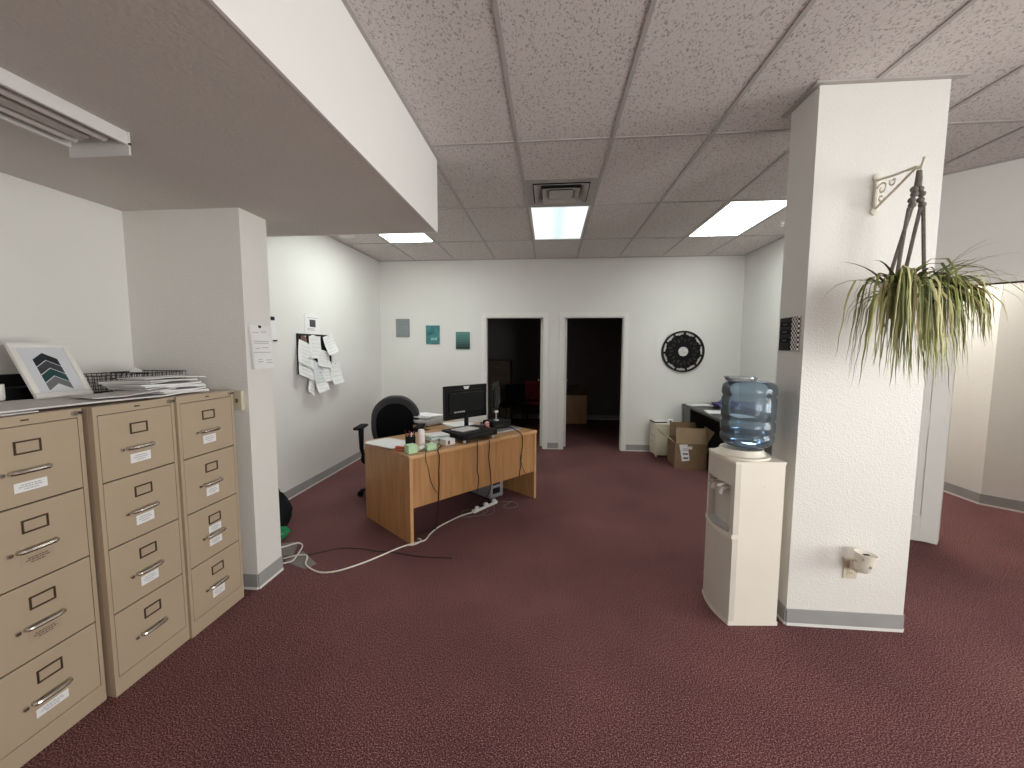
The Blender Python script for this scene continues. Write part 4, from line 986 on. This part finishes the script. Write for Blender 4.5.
# cream drawer unit
t = thing('drawer_unit', 'cream plastic drawer cart on casters against back wall', 'drawer unit', (1.63, 6.08, 0))
B().bx(-0.115, 0.125, -0.14, 0.17, 0.03, 0.47, 0.006).obj('body', IVORY, t)
B().bx(-0.125, 0.135, -0.15, 0.18, 0.4705, 0.485, 0.005).obj('lid', IVORY, t)
for k in range(4):
    d_ = B().bx(-0.124, -0.1155, -0.12, 0.15, 0.06+0.10*k, 0.145+0.10*k, 0.003).obj('drawer', IVORY, t)
    B().bx(-0.134, -0.1245, -0.03, 0.06, 0.105+0.10*k, 0.118+0.10*k, 0.002).obj('handle', BEIGE, d_)
for sx in (-0.09, 0.10):
    for sy in (-0.11, 0.14): B().cyl((sx-0.012, sy, 0.0175), (sx+0.012, sy, 0.0175), 0.0172, 10).obj('caster', WHITEP, t, True)
q = thing('black_tray', 'black shallow tray with white sheet on the cream drawer cart', 'tray', (1.595, 6.12, 0.486), math.radians(8))
B().bx(-0.10, 0.09, -0.10, 0.10, 0, 0.012, 0.002).obj('tray_body', BLACK, q)
B().grid(lambda a, b: Vector((-0.085+0.16*a, -0.09+0.18*b, 0.018+0.006*math.sin(3*b))), 3, 3, 0.003).obj('sheet', PAPER, q)
q = thing('small_carton', 'little white carton with dark mark on the drawer cart', 'box', (1.735, 6.0, 0.486), math.radians(-15))
B().bx(-0.035, 0.035, -0.03, 0.03, 0, 0.06, 0.003).obj('carton', PAPER, q)
B().bx(-0.012, 0.014, -0.0308, -0.0302, 0.015, 0.045).obj('dark_mark', CHARC, q)
# cardboard box with open flaps
t = thing('cardboard_box', 'open brown cardboard box with shipping label on the carpet', 'cardboard box', (1.845, 5.62, 0), math.radians(-5))
bw_, bd_, bh_ = 0.195, 0.24, 0.335
B().bx(-bw_, bw_, -bd_, bd_, 0, 0.006).obj('bottom', CARD, t)
B().bx(-bw_, bw_, -bd_, -bd_+0.005, 0.0062, bh_).obj('wall', CARD, t); B().bx(-bw_, bw_, bd_-0.005, bd_, 0.0062, bh_).obj('wall', CARD, t)
B().bx(-bw_, -bw_+0.005, -bd_+0.0052, bd_-0.0052, 0.0062, bh_).obj('wall', CARD, t); B().bx(bw_-0.005, bw_, -bd_+0.0052, bd_-0.0052, 0.0062, bh_).obj('wall', CARD, t)
B().extrude_poly([(-bw_+0.02, bd_-0.004, bh_), (bw_-0.02, bd_-0.004, bh_), (bw_-0.025, bd_+0.03, bh_+0.19), (-bw_+0.025, bd_+0.03, bh_+0.19)], (0, 0.004, 0.0)).obj('flap', CARD, t)
B().extrude_poly([(-bw_+0.012, -bd_+0.001, bh_+0.001), (bw_-0.004, -bd_+0.001, bh_+0.001), (bw_-0.01, -bd_+0.035, bh_+0.195), (-bw_+0.012, -bd_+0.035, bh_+0.195)], (0, 0.004, 0)).obj('flap', CARDI, t)
B().extrude_poly([(-bw_, -bd_+0.03, bh_), (-bw_, bd_-0.06, bh_), (-bw_-0.17, bd_-0.08, bh_+0.115), (-bw_-0.17, -bd_+0.05, bh_+0.115)], (0.002, 0, 0.004)).obj('flap', CARDI, t)
B().extrude_poly([(bw_-0.001, -bd_+0.02, bh_+0.001), (bw_-0.001, bd_-0.03, bh_+0.001), (bw_+0.085, bd_-0.03, bh_+0.15), (bw_+0.085, -bd_+0.02, bh_+0.15)], (0.004, 0, 0)).obj('flap', CARD, t)
lb = B().extrude_poly([(-0.145, -bd_-0.0008, 0.32), (-0.045, -bd_-0.0008, 0.325), (-0.01, -bd_-0.0008, 0.115), (-0.105, -bd_-0.0008, 0.10)], (0, 0.0006, 0)).obj('shipping_label', PAPER, t)
B().extrude_poly([(-0.05, -bd_-0.0012, 0.30), (0.015, -bd_-0.0012, 0.30), (0.015, -bd_-0.0012, 0.262), (-0.05, -bd_-0.0012, 0.262)], (0, 0.0006, 0)).obj('shipping_label', PAPER2, t)
for z, h in ((0.265, 0.005), (0.245, 0.004), (0.20, 0.018), (0.145, 0.02)):
    B().bx(-0.105+0.1*(0.3-z), -0.045+0.1*(0.3-z), -bd_-0.0016, -bd_-0.0010, z-h/2, z+h/2).obj('print_line', CHARC, lb)

# ------------------------------------------------------------------ water cooler
wc = thing('water_cooler', 'cream floor standing water cooler beside the pillar', 'water cooler', (1.119, 2.457, 0.0), math.radians(5.0))
# local: front bows to -x; half depth 0.155 in y, x from -0.135 (flat edge) to 0.165
HB = 0.938
def outline(off=0.0, n=9, x_edge=-0.115, bow=0.024, hy=0.155, xr=0.155):
    pts = [(xr-off, -hy+off), (xr-off, hy-off)]
    for k in range(n+1):
        u = 1-2*k/n; pts.append((x_edge-bow*(1-u*u)+off, u*(hy-off)))
    return pts[::-1]
B().prism(outline(-0.004), 0.0, 0.022).obj('plinth', CREAM, wc)
# side shell: everything behind the front skin
B().prism([(0.155, -0.155), (0.155, 0.155), (-0.085, 0.155), (-0.085, -0.155)], 0.0225, HB-0.012).obj('cabinet', CREAM, wc)
def front_piece(name, z0, z1, off, inner=-0.0855, m_=CREAM_SHADE, hy=0.155):
    pts = [(inner, -hy), ] ; n = 12
    arc = [(-0.115-0.024*(1-(2*k/n-1)**2)+off, (2*k/n-1)*hy) for k in range(n+1)]
    pts = [(inner, -hy)] + arc + [(inner, hy)]
    return B().prism(pts, z0, z1).obj(name, m_, wc, True)
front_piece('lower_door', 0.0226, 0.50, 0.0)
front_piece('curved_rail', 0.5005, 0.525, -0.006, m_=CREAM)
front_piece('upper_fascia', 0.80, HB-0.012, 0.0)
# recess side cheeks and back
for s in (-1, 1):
    B().prism([(-0.0855, s*0.155), (-0.115, s*0.155), (-0.121, s*0.125), (-0.0855, s*0.125)], 0.5255, 0.7995).obj('cheek', CREAM_SHADE, wc)
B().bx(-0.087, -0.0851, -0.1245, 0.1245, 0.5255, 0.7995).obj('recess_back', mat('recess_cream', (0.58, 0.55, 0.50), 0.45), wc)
B().prism([(-0.0875, -0.11), (-0.130, -0.10), (-0.150, 0.0), (-0.130, 0.10), (-0.0875, 0.11)], 0.5258, 0.540).obj('drip_tray', SILVER, wc)
for s, m_ in ((-1, WHITEP), (1, WHITEP)):
    tp = B().tube([(-0.0875, s*0.045, 0.755), (-0.128, s*0.045, 0.755), (-0.136, s*0.045, 0.722)], [0.013, 0.013, 0.010], 10).obj('tap', WHITEP, wc, True)
    B().box((-0.134, s*0.045, 0.776), (0.05, 0.022, 0.012), 0.004, Matrix.Rotation(math.radians(-18), 3, 'Y')).obj('lever', CHROME if s > 0 else WHITEP, tp)
B().prism(outline(-0.003), HB-0.0118, HB).obj('top_cap', CREAM, wc)
B().lathe([(0.0, HB+0.0005), (0.150, HB+0.0005), (0.150, HB+0.012), (0.128, HB+0.016), (0.118, HB+0.030), (0.112, HB+0.046), (0.090, HB+0.046), (0.0, HB+0.03)], 32, (-0.006, 0, 0)).obj('bottle_collar', CREAM, wc, True)
B().cyl((0.05, -0.1551, 0.80), (0.05, -0.158, 0.80), 0.005, 8).obj('screw_cap', WHITEP, wc)
# bottle
bt = thing('water_bottle', 'blue ribbed water jug upside down on the water cooler', 'water bottle', (1.138, 2.452, HB+0.048))
def bottle_prof(k=0.0):
    R = 0.140-k
    p = [(0.045-k, 0.0), (0.075-k, 0.006), (0.110-k, 0.016), (0.130-k, 0.034), (R, 0.058)]
    for z in (0.075, 0.150, 0.285):
        p += [(R, z), (R-0.007, z+0.010), (R-0.007, z+0.018), (R, z+0.028)]
    p += [(R, 0.335), (R-0.004, 0.360), (R-0.022, 0.378), (R-0.045, 0.384), (0.0, 0.376)]
    return p
B().lathe([(0.0, 0.0)]+bottle_prof(), 40).obj('jug', BLUEP, bt, True)
B().lathe([(0.0, 0.002), (0.042, 0.003), (0.105, 0.021), (0.126, 0.040), (0.133, 0.060), (0.133, 0.084), (0.127, 0.092), (0.133, 0.104), (0.133, 0.130), (0.0, 0.130)], 40).obj('water', WATER, bt, True)
pts = []
B().grid(lambda a, b: Vector((0.1425*math.cos(-2.6+1.0*a), 0.1425*math.sin(-2.6+1.0*a), 0.205+0.075*b)), 10, 2).obj('printed_label', thin_mat('violet_print_film', (0.74, 0.78, 0.92), 0.10, 0.2), bt, True, recalc=False)
q = thing('glass_dish', 'clear ribbed plastic dish resting on the water jug', 'dish', (1.075, 2.42, HB+0.048+0.386))
B().lathe([(0.0, 0.0), (0.075, 0.0), (0.082, 0.016), (0.079, 0.017), (0.073, 0.004), (0.0, 0.004)], 24).obj('bowl', CLEARP, q, True)
B().lathe([(0.079, 0.0172), (0.086, 0.0172), (0.086, 0.023), (0.079, 0.023)], 24, close=True).obj('rim', CLEARP, q, True)

# ------------------------------------------------------------------ pillar things
t = thing('pillar_sign', 'black sign with checkered edge on side of the pillar', 'sign', (QX0, 2.452, 1.635))
B().bx(-0.016, 0.0, -0.030, 0.085, -0.092, 0.092, 0.002).obj('panel', BLACK, t)
B().bx(-0.016, 0.0, -0.0875, -0.0315, -0.0938, 0.0938).obj('checker_strip', CHECK, t)
for z in (0.055, 0.012, -0.035):
    B().bx(-0.0185, -0.0162, -0.015, 0.072, z-0.012, z+0.012, 0.001).obj('slat', BLACKM, t)
    B().bx(-0.0192, -0.0186, 0.005, 0.05, z-0.003, z+0.003).obj('print_line', mat('dim_grey_print', (0.10, 0.10, 0.11), 0.6), t)
# outlet with plug-in warmer
t = thing('wall_outlet', 'beige duplex outlet low on the pillar front', 'outlet', (1.660, QY0, 0.352))
B().bx(-0.036, 0.036, -0.007, 0.0, -0.060, 0.060, 0.002).obj('cover_plate', BEIGE, t)
for z in (0.022, -0.026):
    s_ = B().cyl((0, -0.007, z), (0, -0.0095, z), 0.017, 16).obj('socket', BEIGE, t)
    for x in (-0.006, 0.006): B().bx(x-0.0012, x+0.0012, -0.0102, -0.0096, z-0.004, z+0.005).obj('slot', DARK, s_)
t = thing('wax_warmer', 'white cup-shaped plug-in wax warmer on the outlet', 'wax warmer', (1.668, QY0-0.060, 0.385))
B().bx(-0.022, 0.018, -0.01, 0.049, -0.028, 0.018, 0.006).obj('plug_body', BEIGE, t)
B().lathe([(0.0, -0.030), (0.020, -0.030), (0.034, -0.018), (0.043, 0.015), (0.048, 0.055), (0.053, 0.072), (0.050, 0.074), (0.040, 0.066), (0.0, 0.062)], 24, (-0.004, -0.026, 0.020), Matrix.Rotation(math.radians(8), 3, 'Y')).obj('cup', CREAM, t, True)
for k in range(7):
    a = k*0.75+0.3; z = 0.0+0.018*(k % 3)
    B().ball((-0.002+0.044*math.cos(a), -0.026+0.044*math.sin(a), 0.038+z), 0.007, (1, 1, 1.2), 8, 6).obj('relief_dot', mat('relief_taupe', (0.48, 0.43, 0.34), 0.5), t, True)
B().box((0.004, -0.030, 0.088), (0.030, 0.012, 0.004), 0.001).obj('wax_slot', DARK, t)

# bracket
BX = 1.643
t = thing('plant_bracket', 'cream scrolled iron plant bracket on the pillar', 'bracket', (BX, QY0, 2.335))
B().box((0, -0.006, 0.0), (0.022, 0.012, 0.165), 0.004).obj('back_plate', BRACK, t)
for z in (-0.082, 0.082): B().lathe([(0, 0), (0.019, 0), (0.019, 0.010), (0.0, 0.014)], 14, (0, 0, z), Matrix.Rotation(PI/2, 3, 'X')).obj('rosette', BRACK, t, True)
B().tube([(0, -0.012, 0.068), (0, -0.12, 0.052), (0, -0.235, 0.040)], 0.0065, 8).obj('arm', BRACK, t, True)
B().tube([(0, -0.012, -0.070), (0, -0.13, -0.015), (0, -0.235, 0.036)], 0.0065, 8).obj('brace', BRACK, t, True)
def scroll(cy, cz, r0, turns, ph, sgn): return [(0, cy+sgn*r0*(1-0.75*k/20)*math.cos(ph+turns*2*PI*k/20), cz+r0*(1-0.75*k/20)*math.sin(ph+turns*2*PI*k/20)) for k in range(21)]
B().tube(scroll(-0.045, 0.015, 0.032, 1.1, 0.4, 1), 0.0045, 6).obj('scroll', BRACK, t, True)
B().tube(scroll(-0.110, 0.026, 0.022, 1.0, 2.6, -1), 0.0045, 6).obj('scroll', BRACK, t, True)
B().tube(scroll(-0.045, -0.028, 0.022, 0.9, 3.4, 1), 0.0045, 6).obj('scroll', BRACK, t, True)
B().tube(spline([(0, -0.232, 0.040), (0, -0.245, 0.030), (0, -0.262, 0.034), (0, -0.270, 0.048), (0, -0.273, 0.056)], 4), 0.006, 8).ball((0, -0.274, 0.060), 0.008).obj('hook', BRACK, t, True)

# macrame hanger
HX, HY = BX, QY0-0.252
mh = thing('macrame_hanger', 'taupe macrame cord hanger on the bracket hook', 'plant hanger', (HX, HY, 2.365))
B().lathe([(0.010, -0.003), (0.013, 0.0), (0.010, 0.003), (0.007, 0.0)], 14, (0, 0, -0.004), Matrix.Rotation(PI/2, 3, 'Y'), close=True).obj('ring', BRACK, mh, True)
B().tube([(0, 0, -0.014), (0.001, 0, -0.05), (-0.001, 0, -0.085)], [0.010, 0.013, 0.014], 8).obj('neck_wrap', ROPE, mh, True)
for s in (-1, 1):
    for k in range(4):
        B().ball((s*(0.012+0.003*k), 0.004*(-1)**k, -0.093-0.024*k), 0.0155, (1.0, 1.0, 0.9), 10, 7).obj('knot', ROPE, mh, True)
PZ = 1.775
for s in (-1, 1):
    for q_ in (-1, 1):
        x0 = s*0.024+q_*0.006
        x1, y1 = (-0.086 if s < 0 else 0.012)+q_*0.014, -0.05*q_*s
        pt = [(x0, 0.0, -0.175), ((x0+x1)/2, y1*0.45, -0.36), (x1, y1, PZ-2.365), (x1*0.9, y1*0.9, PZ-2.365-0.12)]
        B().tube(spline(pt, 3), 0.0075, 6).obj('cord', ROPE, mh, True)
# spider plant
sp = thing('spider_plant', 'hanging spider plant with long arching striped leaves', 'plant', (HX-0.005, HY-0.01, PZ-0.09))
B().lathe([(0.0, 0.01), (0.036, 0.01), (0.052, 0.085), (0.056, 0.085), (0.056, 0.095), (0.048, 0.095), (0.044, 0.075), (0.0, 0.07)], 20, (-0.02, 0.025, 0)).obj('pot', POT, sp, True)
rl = random.Random(21)
def leaf(az, elev, length, wd, droop, base, m_, twist):
    n = 8; p = Vector(base); el = elev; P = []; roll = az + PI/2 + rl.uniform(-0.9, 0.9)
    for k in range(n+1):
        d = Vector((math.cos(az)*math.cos(el), math.sin(az)*math.cos(el), math.sin(el)))
        P.append((p.copy(), d)); p = p + d*(length/n)
        el = max(-1.38 - 0.15*(k % 2), el - droop*(0.55+0.9*k/n)/n*2.2); az += twist/n
        az += rl.uniform(-0.07, 0.07)
        wy = HY-0.01 + p.y
        if wy > QY0-0.014: p.y = QY0-0.014-(HY-0.01)
    b = B(); L_, R_ = [], []
    for k, (c, d) in enumerate(P):
        u = k/n; ww = wd*(0.55+0.45*math.sin(PI*min(1, u*1.4+0.15)))*(1-u**4)
        side = Vector((math.cos(roll), math.sin(roll), 0)); side -= d*side.dot(d)
        side.normalize(); up = side.cross(d)
        L_.append(b.bm.verts.new(c+side*ww+up*ww*0.35)); R_.append(b.bm.verts.new(c-side*ww+up*ww*0.35))
        P[k] = (c, d, b.bm.verts.new(c))
    for k in range(n):
        b.bm.faces.new((L_[k], L_[k+1], P[k+1][2], P[k][2])); b.bm.faces.new((P[k][2], P[k+1][2], R_[k+1], R_[k]))
    b.obj('leaf', m_, sp, True, recalc=False)
def pick():
    x = rl.random(); return LEAF1 if x < 0.40 else LEAF2 if x < 0.72 else LEAF3 if x < 0.88 else LEAF4
for k in range(200):        # dense skirt that arches over and falls straight down
    az = rl.uniform(-PI-0.2, 0.1) if k % 2 else rl.gauss(-PI/2, 0.5); r0 = rl.uniform(0.0, 0.075)
    leaf(az, rl.uniform(-0.2, 1.1), rl.uniform(0.38, 0.53), rl.uniform(0.0042, 0.0068), rl.uniform(2.8, 7.5), (r0*math.cos(az)-0.055+0.02*rl.random(), r0*0.8*math.sin(az), rl.uniform(0.08, 0.17)), pick(), rl.uniform(-1.0, 1.0))
for k in range(80):         # spread towards the right
    az = rl.gauss(-0.5, 0.5)
    leaf(az, rl.uniform(0.0, 0.8), rl.uniform(0.26, 0.42), rl.uniform(0.0055, 0.0085), rl.uniform(1.0, 3.0), (0.03+0.06*rl.random(), rl.uniform(-0.05, 0.03), rl.uniform(0.09, 0.17)), pick(), rl.uniform(-0.8, 0.8))
for az, el, ln, dr_ in ((PI-0.1, 0.75, 0.40, 1.1), (PI+0.3, 0.6, 0.42, 1.0), (PI-0.2, 1.0, 0.34, 0.55), (PI+0.5, 0.95, 0.36, 0.7), (PI+0.15, 0.35, 0.40, 1.3), (PI+0.6, 0.5, 0.40, 1.5), (PI, 0.2, 0.34, 1.2),
                        (-0.2, 1.1, 0.38, 0.5), (-0.5, 1.15, 0.34, 0.4), (-0.1, 0.85, 0.42, 0.5), (0.0, 0.95, 0.40, 0.6), (-0.3, 0.55, 0.45, 0.6), (-0.05, 0.6, 0.40, 0.8), (-1.4, 1.1, 0.3, 0.9), (-1.9, 1.0, 0.3, 1.0)):
    leaf(az, el, ln*0.92, 0.0085, dr_, (0.05*math.cos(az), 0.03*math.sin(az), 0.11), LEAF1 if ln > 0.37 else LEAF3, rl.uniform(-0.2, 0.2))

# ------------------------------------------------------------------ things in the dark back rooms
t = thing('storage_cabinet', 'dark brown tall cabinet in the left dark room', 'cabinet', (-1.08, 8.72, 0))
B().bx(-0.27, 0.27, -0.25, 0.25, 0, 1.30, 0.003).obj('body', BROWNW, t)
for k in range(4):
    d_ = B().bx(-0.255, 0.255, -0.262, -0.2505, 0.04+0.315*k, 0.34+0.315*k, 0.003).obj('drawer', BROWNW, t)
    B().bx(-0.05, 0.05, -0.28, -0.2625, 0.20+0.315*k, 0.215+0.315*k, 0.003).obj('handle', CHROME, d_)
t = thing('red_chair', 'red backed chair in the left dark room', 'chair', (-0.28, 8.45, 0))
B().box((0, 0, 0.45), (0.44, 0.42, 0.07), 0.02, None, 2).obj('seat', RED, t, True)
B().box((0, -0.20, 0.72), (0.42, 0.05, 0.36), 0.02, None, 2).obj('backrest', RED, t, True)
for sx in (-1, 1):
    B().tube([(sx*0.18, 0.18, 0.0), (sx*0.18, 0.18, 0.414)], 0.012, 6).obj('leg', BLACK, t); B().tube([(sx*0.18, -0.21, 0.0), (sx*0.18, -0.215, 0.6)], 0.012, 6).obj('leg', BLACK, t)
t = thing('dark_chair', 'black chair beside the brown cabinet in the left dark room', 'chair', (-0.75, 7.95, 0), 0.5)
B().box((0, 0, 0.45), (0.42, 0.42, 0.06), 0.02, None, 2).obj('seat', BFAB, t, True)
B().box((0, -0.2, 0.70), (0.40, 0.05, 0.34), 0.02, None, 2).obj('backrest', BFAB, t, True)
for sx in (-1, 1):
    for sy in (-1, 1): B().cyl((sx*0.17, sy*0.17, 0), (sx*0.17, sy*0.17, 0.418), 0.012, 6).obj('leg', BLACK, t)
t = thing('low_cabinet', 'light wood low cabinet in the right dark room', 'cabinet', (0.46, 8.72, 0))
B().bx(-0.32, 0.32, -0.24, 0.24, 0, 0.60, 0.003).obj('body', OAK_V, t)
for s in (-1, 1): 
    d_ = B().bx(min(s*0.01, s*0.31), max(s*0.01, s*0.31), -0.252, -0.2405, 0.05, 0.56, 0.002).obj('door', OAK_V, t)
    B().bx(s*0.04-0.006, s*0.04+0.006, -0.268, -0.2525, 0.30, 0.38, 0.002).obj('handle', CHROME, d_)
t = thing('potted_plant', 'dark leafy potted plant on the low cabinet', 'plant', (0.50, 8.68, 0.601))
B().lathe([(0, 0), (0.06, 0), (0.08, 0.11), (0.07, 0.11), (0.0, 0.10)], 16).obj('pot', POT, t, True)
for k in range(14):
    a = k*2.4; e_ = 0.4+0.08*(k % 5); d = Vector((math.cos(a)*math.cos(e_), math.sin(a)*math.cos(e_), math.sin(e_)))
    b = B(); s_ = d.cross(Vector((0, 0, 1))).normalized()*0.028; p0 = Vector((0, 0, 0.10)); ln = 0.15+0.02*(k % 3)
    q0 = [b.bm.verts.new(p) for p in (p0, p0+d*ln*0.5+s_, p0+d*ln, p0+d*ln*0.5-s_)]; b.bm.faces.new(q0)
    b.obj('leaf', LEAF3, t, recalc=False)
t = thing('dark_outlet', 'dark outlet plate low on wall of the right dark room', 'outlet', (1.23, 9.05, 0.36))
B().bx(-0.036, 0.036, -0.007, 0, -0.06, 0.06, 0.002).obj('plate', GREY, t)
for z in (0.022, -0.022): B().cyl((0, -0.007, z), (0, -0.009, z), 0.016, 12).obj('socket', DARK, t)
